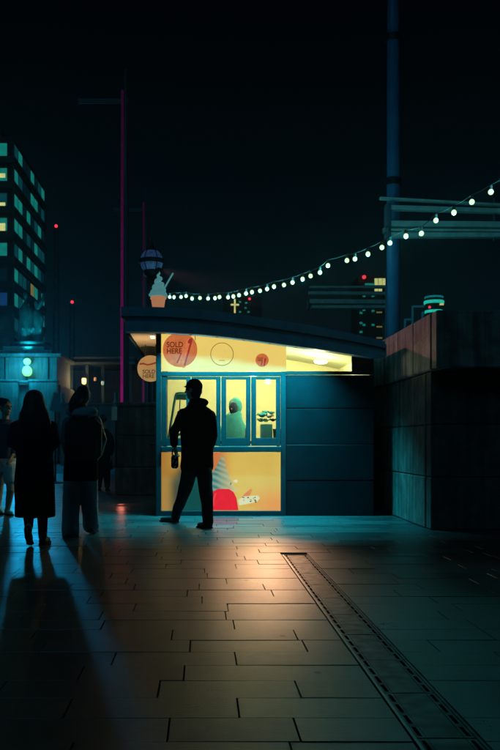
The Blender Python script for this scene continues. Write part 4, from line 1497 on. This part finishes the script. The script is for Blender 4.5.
ct = canopy('slatted canopy behind the kiosk roof in front of the lit tower', xx(308), xx(392), d, [
    (xx(310), zz(287.5), xx(392), zz(287.5), 1.6 * d / F, .2), (xx(309), zz(294), xx(392), zz(294.5), 2.8 * d / F, .2),
    (xx(308), zz(303), xx(392), zz(303.5), 4.0 * d / F, .3), (xx(312), zz(308), xx(392), zz(308), 2.8 * d / F, .3)])
MB().box(xx(308), xx(309.5), d - 0.03, d + 0.3, zz(308.5), zz(298), 0.01).build('end_plate', M['mast'], ct)
MB().tube([(xx(389), d + 0.4, 0), (xx(389), d + 0.4, zz(284))], 0.12, 14).build('post', M['mast'], ct, True)

# ------------------------------------------------------------------ globe lamp post and the string of bulbs
gp = P(151.5, 261.5, 18.7)
lamp = thing('globe_lamp_post', (gp.x, 18.7, 0), 'old globe lamp post with banded glass globe rising behind the kiosk roof', 'lamp post')
M['iron'] = mat('cast_iron', (0.02, 0.02, 0.024), 0.5, 0.3)
M['globe'] = mat('frosted_globe', (0.30, 0.40, 0.60), 0.3, var=0.9, scale=5, emit=(0.010, 0.022, 0.07), es=0.8)
MB().lathe([(0.34, 0), (0.34, 0.3), (0.22, 0.45), (0.16, 0.9), (0.11, 1.2), (0.09, 3.0), (0.075, 4.6), (0.13, 4.75), (0.09, 4.85)], (gp.x, 18.7, 0), 20).build('column', M['iron'], lamp, True)
MB().ell(gp, (0.27, 0.27, 0.29), 0, 24, 16).build('globe', M['globe'], lamp, True)
gl = bpy.data.objects[lamp.children[-1].name]
MB().lathe([(0.285, -0.05), (0.315, -0.03), (0.315, 0.03), (0.285, 0.05)], gp, 28).build('globe_band', M['iron'], lamp)
MB().lathe([(0.06, -0.40), (0.16, -0.34), (0.2, -0.24), (0.18, -0.20)], gp, 20).build('globe_cup', M['iron'], lamp, True)
MB().lathe([(0.15, 0.24), (0.12, 0.30), (0.05, 0.34), (0.06, 0.40), (0.02, 0.46), (0.012, 0.58)], gp, 16).build('finial', M['iron'], lamp, True)
for k in range(6):
    a = math.pi * 2 * k / 6
    MB().tube([gp + Vector((.285 * math.cos(a) * math.cos(t), .285 * math.sin(a) * math.cos(t), .30 * math.sin(t))) for t in [R(-50 + 10 * j) for j in range(11)]], .01, 6).build('globe_rib', M['iron'], lamp, True)

MB().lathe([(0.05, 0.0), (0.08, 0.02), (0.08, 0.16), (0.05, 0.18)], (gp.x + .16, 18.6, 4.9), 14).build('added_spot', M['iron'], lamp, True)  # added fixture, there only to light the parapet
o = point_light('parapet_fill', (gp.x + .2, 18.5, 5.0), 1000, (1.0, 0.36, 0.30), 0.06, 'SPOT', spot=13, parent=lamp)
aim(o, (2.7, 10.0, 2.25))

BULB = [(169.6, 297), (174, 297), (181, 297), (186, 296), (192, 298.3), (200, 298), (208, 298.5), (215, 298), (219.5, 297), (228, 297.3), (233.3, 296.3), (239, 295.2), (246, 293.5), (252, 292), (260, 290.8), (267, 289), (274, 286.5), (284, 285), (292.5, 282.5), (302.6, 279), (310.6, 276), (320, 272.5), (328, 265.5), (347, 260.5), (355, 259), (368, 254), (382, 247.5), (390, 243), (406, 236), (421.5, 233.5), (436, 220.5), (454, 212.5), (472, 202), (491, 192), (513, 180), (540, 164)]


def depth(px):
    return 11.45 / ((px - CX) / F + 0.68)


fest = thing('festoon_string', P(147, 285, 18.6), 'string of round glowing bulbs swagged from the globe lamp to the blue mast', 'string lights')
wire = [P(147, 286, 18.6)]
bme = MB().ell((0, 0, 0), (0.037, 0.037, 0.039), 0, 14, 10).mesh('bulb', True)
bme.materials.append(M['bulb'])
sme = MB().lathe([(0.020, 0.036), (0.024, 0.046), (0.022, 0.085), (0.009, 0.10)], (0, 0, 0), 10).mesh('socket')
sme.materials.append(M['cable'])
for i, (a, b_) in enumerate(BULB):
    q = P(a, b_, depth(a))
    o = bpy.data.objects.new('bulb', bme)
    COL.objects.link(o)
    o.parent = fest
    o.matrix_parent_inverse = Matrix.Translation(-fest.location)
    o.location = q
    p = bpy.data.objects.new('socket', sme)
    COL.objects.link(p)
    p.parent = o
    lift = 0.10
    wire.append(q + Vector((0, 0, lift)))
    if i < len(BULB) - 1:
        a2, b2 = BULB[i + 1]
        q2 = P(a2, b2, depth(a2))
        wire.append((q + q2) / 2 + Vector((0, 0, lift - 0.012)))
MB().tube(wire, 0.006, 6).build('wire', M['cable'], fest, True)
for k in range(1, 36, 3):
    a, b_ = BULB[k]
    q = P(a, b_, depth(a))
    point_light('bulb_light', q - Vector((0, 0.0, 0.09)), 7, (0.10, 0.85, 0.9), 0.05, parent=fest)

# ------------------------------------------------------------------ left background: monument with statue and lamp
ZM = 40.0
mo = thing('monument', (P(27, 0, ZM + 2).x, ZM + 2, 0), 'stone monument with stepped cornice carrying the bronze statue group', 'monument')
q = lambda px, py: P(px, py, ZM)
stone_t = mat('monument_stone', (0.2, 0.26, 0.28), 0.8, var=0.25, scale=2, streak=0.3)
xa, xb = q(-14, 0).x, q(57, 0).x


def tier(x0, x1, z0, z1, dd=0.0, nm='course'):
    MB().box(x0, x1, ZM - dd, ZM + 4 + dd, z0, z1, 0.03).build(nm, stone_t, mo)


tier(xa - .35, xb + .35, 0.0, q(0, 420).z, .35, 'plinth')
tier(xa - .2, xb + .2, q(0, 420).z + .003, q(0, 385).z, .2, 'dado')
tier(xa, xb, q(0, 385).z + .003, q(0, 357).z, 0, 'shaft')
tier(xa - .25, xb + .25, q(0, 357).z + .003, q(0, 353.5).z, .25, 'cornice')
tier(xa + .2, xb - .3, q(0, 353.5).z + .003, q(0, 349.5).z, -.2, 'step')
tier(xa + .7, xb - .75, q(0, 349.5).z + .003, q(0, 345).z, -.5, 'step')
for px in (8, 46):
    MB().box(q(px - 2.4, 0).x, q(px + 2.4, 0).x, ZM - .12, ZM - .002, q(0, 385).z + .01, q(0, 357.5).z, .02).build('pilaster', stone_t, mo)
for (pa, pb) in ((-10, 21), (32, 60)):
    MB().box(q(pa, 0).x, q(pb, 0).x, ZM - .75, ZM - .37, 0.0, q(0, 383).z, .03).build('side_wall', stone_t, mo)
    MB().box(q(pa - 1, 0).x, q(pb + 1, 0).x, ZM - .80, ZM - .32, q(0, 383).z + .002, q(0, 380.5).z, .03).build('coping', stone_t, mo)

MB().box(q(22, 0).x, q(26, 0).x, ZM - .15, ZM - .02, q(0, 353.4).z + .004, q(0, 351).z, .02).build('added_flood', M['iron0'], mo)  # added flood so the statue shows against the dark
o = point_light('statue_fill', q(24, 350) + Vector((0, -.05, 0)), 260, (0.01, 0.6, 0.72), .1, 'SPOT', spot=70, parent=mo)
aim(o, q(30, 322) + Vector((0, 1.6, 0)))
st = thing('statue_group', q(30, 345) + Vector((0, 1.6, 0)), 'dark bronze group of draped standing figures on top of the monument', 'statue')
bronze = mat('bronze_patina', (0.06, 0.14, 0.15), 0.5, 0.3, var=0.3, scale=3)
b = MB()
zs = ZM + 1.5
g = lambda px, py, dz=0: P(px, py, zs + dz)
for (px, pt, w_, dz) in ((25.5, 296, .26, 0), (36.5, 305, .30, .15), (31, 301, .28, .5)):
    hz_ = g(px, pt, dz)
    b.loft([(g(px + .5, 346, dz), w_ * 1.25, .34, 0), (g(px, 332, dz), w_ * 1.0, .3, 0), (g(px, 320, dz), w_ * .85, .26, 0), (g(px, 311 + (pt - 296) * .6, dz), w_ * .95, .26, 0), (g(px, 306 + (pt - 296) * .7, dz), w_ * .8, .2, 0), (g(px, 302.5 + (pt - 296) * .9, dz), .12, .12, 0)])
    b.ell(hz_ + Vector((0, 0, .05)), (.14, .17, .20))
    b.tube([hz_ - Vector((0, 0, .1)), hz_ - Vector((0, 0, .45))], .09, 10)
    b.tube([g(px - 4, 309 + (pt - 296) * .7, dz), g(px - 5.4, 320, dz - .1), g(px - 3, 328, dz - .3)], [.12, .10, .08], 10, round_cap=True)
    b.tube([g(px + 4, 309 + (pt - 296) * .7, dz), g(px + 6, 319, dz - .1), g(px + 4.5, 329, dz - .3)], [.12, .10, .08], 10, round_cap=True)
b.tube([g(38, 308, .1), g(42.5, 301, 0), g(43.5, 293, 0)], [.11, .08, .06], 10, round_cap=True)
for k in range(16):
    px = random.uniform(20, 42)
    b.tube([g(px, 345, random.uniform(-.25, .3)), g(px + random.uniform(-1.5, 1.5), 325, random.uniform(-.2, .2))], [.08, .05], 8, round_cap=True)
b.lathe([(1.05, -.06), (1.05, .08), (.8, .1)], g(31, 345, .2), 20)
blob(b, 'figures', bronze, st, 0.04, 0.03, (5, 5, 1.5), smooth=2)

ml = thing('monument_lamp', q(27, 385) - Vector((0, .5, 0)), 'glowing green double globe lamp in front of the monument', 'lamp')
M['green_lamp'] = mat('green_lamp', (0.6, 0.8, 0.3), 0.4, var=0.1, emit=(0.30, 0.92, 0.20), es=1.0)
lq = lambda px, py: P(px, py, ZM - .55)
MB().ell(lq(27, 361.5), (.19, .19, .17), 0, 20, 12).build('globe', M['green_lamp'], ml, True)
MB().ell(lq(27, 371.2), (.25, .25, .27), 0, 20, 12).build('globe', M['green_lamp'], ml, True)
MB().lathe([(.04, 0), (.06, .3), (.1, .36), (.1, .38)], (lq(27, 0).x, ZM - .55, lq(0, 383).z), 12).build('stem', M['iron'], ml)
MB().box(lq(17.5, 0).x, lq(36.5, 0).x, ZM - .72, ZM - .34, lq(0, 383).z, lq(0, 380.6).z, .02).build('bracket', stone_t, ml)
o = point_light('monument_lamp_light', lq(27, 366.5) - Vector((0, .4, 0)), 700, (0.01, 0.46, 1.0), .28, 'SPOT', spot=150, parent=ml)
aim(o, lq(60, 385) - Vector((0, 12, 0)))
point_light('monument_lamp_halo', lq(27, 367) + Vector((0, .12, 0)), 26, (0.03, 0.9, 0.66), .05, parent=ml)
point_light('monument_lamp_glow', lq(27, 366.5) - Vector((0, 1.0, 0)), 150, (0.01, 0.62, 0.85), .28, parent=ml)

# low wall, benches and stalls between monument and pier
dw = 36.0
g = lambda px, py: P(px, py, dw)
lw = thing('quay_wall', (g(90, 0).x, dw, 0), 'low teal lit quay wall running between the monument and the pink mast', 'wall')
x0, x1 = g(60, 0).x, g(128, 0).x
n = 7
for k in range(n):
    a, b_ = x0 + (x1 - x0) * k / n, x0 + (x1 - x0) * (k + 1) / n
    MB().box(a + .006, b_ - .006, dw - random.uniform(0, .02), dw + .4, 0, g(0, 405).z, .02).build('wall_panel', stone_t, lw)
MB().box(x0 - .05, x1 + .05, dw - .08, dw + .48, g(0, 405).z + .002, g(0, 403).z, .02).build('coping', stone_t, lw)
for px in (62, 76, 89.5, 115.5):
    t = g(px, 403)
    o = MB().lathe([(.13, 0.001), (.13, .06), (.08, .1), (.07, .34), (.10, .38), (.06, .46), (.01, .5)], t + Vector((0, .2, 0)), 14).build('bollard_post', stone_t, None, True)
    tag(o, 'short stone post standing on top of the low quay wall', 'post', 'posts on the quay wall')

dr = 44.0
g = lambda px, py: P(px, py, dr)
pv = thing('market_pavilion', (g(95, 0).x, dr + 2, 0), 'dark pavilion with long flat roof behind the quay wall', 'pavilion')
darkp = mat('pavilion_paint', (0.05, 0.1, 0.13), 0.6)
MB().prism([(g(64, 0).x, g(0, 364).z), (g(74, 0).x, g(0, 357).z), (g(135, 0).x, g(0, 357).z), (g(135, 0).x, g(0, 364.5).z)], dr, dr + 4).build('roof', darkp, pv)
MB().box(g(74, 0).x, g(135, 0).x, dr - .06, dr - .005, g(0, 358.6).z, g(0, 357).z).build('gutter', stone_t, pv)
MB().box(g(74, 0).x, g(135, 0).x, dr - .06, dr - .005, g(0, 364).z, g(0, 362).z).build('gutter', stone_t, pv)
for px in (70, 86, 102, 130):
    MB().box(g(px, 0).x - .08, g(px, 0).x + .08, dr + .3, dr + .46, 0, g(0, 364.6).z).build('post', darkp, pv)
MB().box(g(66, 0).x, g(135, 0).x, dr + 3.6, dr + 3.8, 0, g(0, 365).z).build('back_wall', darkp, pv)
M['lamp_amber'] = mat('lamp_amber', (.8, .6, .3), .4, var=0, emit=(1.0, 0.72, 0.30), es=0.9)
M['lamp_dim'] = mat('lamp_dim', (.5, .3, .2), .4, var=0, emit=(0.5, 0.22, 0.08), es=0.6)
M['lamp_pale'] = mat('lamp_pale', (.5, .6, .5), .4, var=0, emit=(0.35, 0.55, 0.4), es=0.6)
for px, py, r_, mm, lab in ((84, 381, .13, 'lamp_amber', 'bright amber lantern under the dark pavilion roof'), (95, 379, .07, 'lamp_dim', 'dim orange hanging lantern under the dark pavilion roof'), (102.5, 383, .08, 'lamp_pale', 'pale green hanging lantern under the dark pavilion roof')):
    c = g(px, py)
    t = thing('lantern', c - Vector((0, 0, .2)), lab, 'lantern')
    MB().lathe([(r_ * .5, -r_ * 1.5), (r_, -r_), (r_ * 1.05, r_), (r_ * .4, r_ * 1.4)], c, 12).build('glass', M[mm], t, True)
    MB().lathe([(r_ * 1.2, r_ * 1.3), (r_ * .3, r_ * 2.2), (.02, r_ * 2.3)], c, 12).build('cap', M['iron'], t)
    MB().tube([c + Vector((0, 0, r_ * 2)), Vector((c.x, c.y, g(0, 364.3).z))], .012, 6).build('chain', M['iron'], t)
point_light('lantern_light', g(84, 381) - Vector((0, .4, 0)), 30, (1, .6, .25), .1)

ab = thing('banner_board', P(56, 440, 20.0), 'tilted blue board on a stand seen between two walking people', 'sign')
M['board'] = mat('board_blue', (0.05, 0.2, 0.35), 0.5)
M['board_edge'] = mat('board_edge', (0.6, 0.65, 0.6), 0.5)
c = P(55, 402, 20)
MB().prism([(c.x - .13, c.z - .22), (c.x + .17, c.z - .26), (c.x + .12, c.z + .2), (c.x - .02, c.z + .24)], 20.0, 20.03).build('board', M['board'], ab)
MB().tube([(c.x - .145, 19.99, c.z - .22), (c.x - .03, 19.99, c.z + .25)], .014, 6).build('edge_rail', M['board_edge'], ab)
MB().tube([(c.x, 20.04, 0), (c.x, 20.04, c.z + .1)], .025, 8).build('pole', M['iron'], ab)
MB().lathe([(.25, 0.0), (.25, .02), (.05, .05)], (c.x, 20.04, 0), 14).build('base', M['iron'], ab)

wb_ = thing('litter_bin', (P(117, 0, 17.5).x, 17.5, 0), 'small pale box on a post beside the stone pier', 'box')
M['pale_box'] = mat('pale_box', (0.6, 0.42, 0.36), .6)
c = P(116.5, 414, 17.5)
MB().box(c.x - .11, c.x + .12, 17.4, 17.6, c.z - .15, c.z + .15, .015).build('box', M['pale_box'], wb_)
MB().ell(c + Vector((0, 0, .16)), (.10, .09, .06)).build('lid', M['board'], wb_, True)
MB().tube([(c.x, 17.5, 0), (c.x, 17.5, c.z - .14)], .03, 8).build('post', M['iron'], wb_)

# ------------------------------------------------------------------ far buildings
wall_b = mat('office_wall', (0.035, 0.05, 0.06), 0.8, var=0.2, scale=.5)
band_b = mat('office_band', (0.06, 0.1, 0.12), 0.7, var=0.2, scale=.5)
WL = {
    'teal': mat('win_teal', (.02, .05, .05), .3, var=.9, scale=.8, emit=srgb(18, 128, 118), es=.8),
    'dim': mat('win_dim', (.02, .04, .05), .3, var=.9, scale=.8, emit=srgb(8, 66, 74), es=.7),
    'dark': mat('win_dark', (.02, .03, .04), .15, var=.5, emit=srgb(3, 26, 34), es=.6),
    'yellow': mat('win_yellow', (.1, .1, .05), .3, var=.6, scale=1.0, emit=srgb(214, 218, 136), es=.9),
    'amber': mat('win_amber', (.1, .08, .04), .3, var=.6, scale=1.0, emit=srgb(116, 112, 62), es=.8),
    'blue': mat('win_blue', (.02, .04, .08), .3, var=.6, emit=srgb(16, 60, 110), es=.7),
}
Z0, XC = 105.0, P(13, 0, 105).x
ob = thing('office_block', (XC - 6, Z0 + 12, 0), 'tall office block with rows of teal and yellow lit windows', 'building')
FH = 24.9 * Z0 / F
Ztop = CH + (CY - 137) * Z0 / F
MB().box(XC - 14, XC, Z0, 126, 0, Ztop).build('wall', wall_b, ob)
MB().box(XC - 13, XC - 2, Z0 + 2, 128, Ztop, Ztop + 2).build('plant_room', wall_b, ob)
rr = random.Random(7)
front = {0: 'teal', 1: 'teal', 2: 'dim', 3: 'teal', 4: 'teal', 5: 'dark', 6: 'blue', 7: 'dark'}
wf = MB().box(-2.6, 2.6, -.05, .05, -1.05, 1.05).mesh('window')
ws = MB().box(-.05, .05, -1.0, 1.0, -1.15, 1.15).mesh('window')
for fl in range(12):
    zt_ = Ztop - 1.9 - fl * FH
    MB().box(XC - 14, XC + .25, Z0 - .25, 126.2, zt_ - FH + 1.75, zt_ - FH + 2.6).build('floor_band', band_b, ob)
    for k in range(2):
        kind = front.get(fl, 'dark') if k == 0 else rr.choice(['dark', 'dim', 'teal'])
        me = wf.copy()
        me.materials.append(WL[kind])
        o = link('window', me, None, ob)
        o.location = (XC - 3.4 - k * 6.2, Z0 - .04, zt_)
    if fl in (1, 2, 3):
        MB().box(XC - 5.8, XC - 1.0, Z0 - .16, Z0 - .10, zt_ - (.2 if fl == 1 else .9), zt_ + (.35 if fl != 2 else -.2)).build('lit_blind', WL['yellow'], ob)
    for k in range(7):
        MB().box(XC - 13.2 + k * 2.2, XC - 13.02 + k * 2.2, Z0 - .2, Z0 - .002, zt_ - FH + 2.602, zt_ + 1.745).build('fin', band_b, ob)
    for k in range(8):
        kind = 'amber' if (fl, k) == (5, 4) else rr.choice(['dark', 'dim', 'dim', 'teal', 'teal'] if fl < 8 else ['dark', 'dark', 'dim'])
        me = ws.copy()
        me.materials.append(WL[kind])
        o = link('window', me, None, ob)
        o.location = (XC + .02, Z0 + 1.5 + k * 2.56, zt_)

Zt = 300.0
g = lambda px, py: P(px, py, Zt)
tw = thing('lit_tower', (g(375, 0).x, Zt + 5, 0), 'distant dark tower block with yellow lit top floor windows', 'tower')
MB().box(g(358, 0).x, g(389, 0).x, Zt, Zt + 14, 0, g(0, 276).z).build('wall', wall_b, tw)
for k, px in enumerate((376.3, 380.3, 384.2)):
    for py, h in ((281.8, 6.6), (289.6, 3.4)):
        MB().box(g(px - 1.7, 0).x, g(px + 1.7, 0).x, Zt - .3, Zt - .05, g(0, py + h / 2).z, g(0, py - h / 2).z).build('window', WL['yellow'], tw)
for py in (312.4, 326.8, 338):
    MB().box(g(376.5, 0).x, g(387, 0).x, Zt - .3, Zt - .05, g(0, py + .7).z, g(0, py - .7).z).build('window', WL['amber'], tw)
for (px, py) in ((364, 296), (373, 296), (361, 313), (364, 310), (373, 311), (361, 323), (364, 325), (373, 325), (361, 332)):
    MB().box(g(px - 1.4, 0).x, g(px + 1.4, 0).x, Zt - .3, Zt - .05, g(0, py + 1).z, g(0, py - 1).z).build('window', WL['teal'], tw)
MB().box(g(365, 0).x, g(374.5, 0).x, Zt - .3, Zt - .05, g(0, 285.3).z, g(0, 283.3).z).build('window', WL['teal'], tw)
M['red_lamp'] = mat('red_beacon', (.5, .05, .05), .4, var=0, emit=(1.0, 0.05, 0.08), es=1.2)
MB().ell(g(363.6, 277.6) - Vector((0, 1, 0)), (.75, .75, .75)).build('beacon', M['red_lamp'], tw, True)

rt = thing('round_tower', (g(434, 0).x, Zt, 0), 'distant round tower with glowing cyan ring floors above the parapet', 'tower')
M['cyan_ring'] = mat('cyan_ring', (.1, .5, .5), .4, var=.5, scale=.6, emit=srgb(30, 205, 178), es=.95)
M['cyan_dim'] = mat('cyan_dim', (.1, .4, .5), .4, var=.5, scale=.6, emit=srgb(16, 120, 130), es=.8)
c = g(434, 0)
k_ = Zt / F
MB().lathe([(8.5 * k_, 0), (8.5 * k_, g(0, 296).z - 1), (7.6 * k_, g(0, 295).z)], (c.x, Zt, 0), 28).build('shaft', wall_b, rt)
for py, h, r_, mm in ((297.5, 1.8, 9.2, 'cyan_dim'), (302.6, 3.0, 9.9, 'cyan_ring'), (312, 2.8, 9.0, 'cyan_ring'), (320, 2.0, 9.0, 'cyan_dim')):
    MB().lathe([(r_ * k_ * .97, g(0, py + h / 2).z), (r_ * k_, g(0, py + h / 2).z + .1), (r_ * k_, g(0, py - h / 2).z - .1), (r_ * k_ * .97, g(0, py - h / 2).z)], (c.x, Zt, 0), 28).build('ring_floor', M[mm], rt)
for px, t_ in ((430, 293), (435, 291), (439, 288)):
    MB().tube([g(px, 297), g(px, t_)], .18, 6).build('aerial', M['mast'], rt)
MB().box(g(437, 0).x, g(441, 0).x, Zt - 9.6 * k_, Zt - 9.2 * k_, g(0, 306.8).z, g(0, 304.9).z).build('window', WL['yellow'], rt)
MB().ell(g(427, 308.7) - Vector((0, 9.3 * k_, 0)), (.5, .5, .5)).build('beacon', M['red_lamp'], rt, True)
an = thing('steel_gantry', (g(412, 0).x, Zt, 0), 'distant teal lit steel frame beside the round tower', 'gantry')
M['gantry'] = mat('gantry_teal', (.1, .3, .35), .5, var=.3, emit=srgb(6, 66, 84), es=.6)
for a, b_ in (((405, 345), (405, 319)), ((412.5, 345), (412.5, 306.5)), ((422.5, 345), (422.5, 312)), ((405, 319.5), (413, 319.5)), ((412, 306.5), (424, 306.5))):
    MB().tube([g(*a), g(*b_)], .4, 8).build('girder', M['gantry'], an)

# far block with a lit stairwell behind the bulbs, beacons on masts
Zc = 160.0
g = lambda px, py: P(px, py, Zc)
fb = thing('far_block', (g(242, 0).x, Zc + 4, 0), 'far dark block whose lit stair windows form a pale cross below the bulbs', 'building')
MB().box(g(222, 0).x, g(262, 0).x, Zc, Zc + 10, 0, g(0, 297).z).build('wall', wall_b, fb)
for x0_, x1_, y0_, y1_ in ((234, 235.6, 299, 304), (234, 235.6, 304.4, 313), (230.8, 233.8, 304, 305.6), (235.8, 239, 304, 305.6)):
    MB().box(g(x0_, 0).x, g(x1_, 0).x, Zc - .2, Zc - .03, g(0, y1_).z, g(0, y0_).z).build('window', WL['yellow'], fb)
for px, py in ((240, 302), (246, 303), (245.5, 308), (240, 312), (248.5, 312)):
    MB().box(g(px - 1.1, 0).x, g(px + 1.1, 0).x, Zc - .2, Zc - .03, g(0, py + .8).z, g(0, py - .8).z).build('window', WL['teal'], fb)
MB().ell(g(249.4, 299.2) - Vector((0, .4, 0)), (.26, .26, .26)).build('beacon', M['red_lamp'], fb, True)
for px, py, lab in ((56, 226, 'tall dark crane mast with red beacon beside the office block'), (72, 302, 'shorter dark crane mast with red beacon behind the pavilion')):
    c = g(px, py)
    t = thing('crane_mast', (c.x, Zc, 0), lab, 'crane')
    b = MB()
    for sx in (-.6, .6):
        for sy in (-.6, .6):
            b.tube([(c.x + sx, Zc + sy, 0), (c.x + sx * .6, Zc + sy * .6, c.z - .4)], .07, 5)
    for k in range(int(c.z / 2.2)):
        z_ = k * 2.2
        b.tube([(c.x - .55, Zc - .55, z_), (c.x + .55, Zc - .55, z_ + 2.2)], .045, 5)
        b.tube([(c.x + .55, Zc + .55, z_), (c.x - .55, Zc + .55, z_ + 2.2)], .045, 5)
    b.build('lattice', M['iron'], t)
    MB().ell(c, (.34, .34, .34)).build('beacon', M['red_lamp'], t, True)

# ------------------------------------------------------------------ night haze
hz = MB().box(-420, 420, -8, 430, -1.1, 75).build('haze', None)
tag(hz, kind='stuff')
hm = bpy.data.materials.new('night_haze')
hm.use_nodes = True
nt = hm.node_tree
nt.nodes.clear()
o_ = nt.nodes.new('ShaderNodeOutputMaterial')
v_ = nt.nodes.new('ShaderNodeVolumePrincipled')
v_.inputs['Color'].default_value = (0.8, 0.9, 0.95, 1)
v_.inputs['Density'].default_value = 0.001
v_.inputs['Anisotropy'].default_value = 0.85
nt.links.new(v_.outputs[0], o_.inputs['Volume'])
hz.data.materials.append(hm)

bpy.data.scenes.remove(SCR)
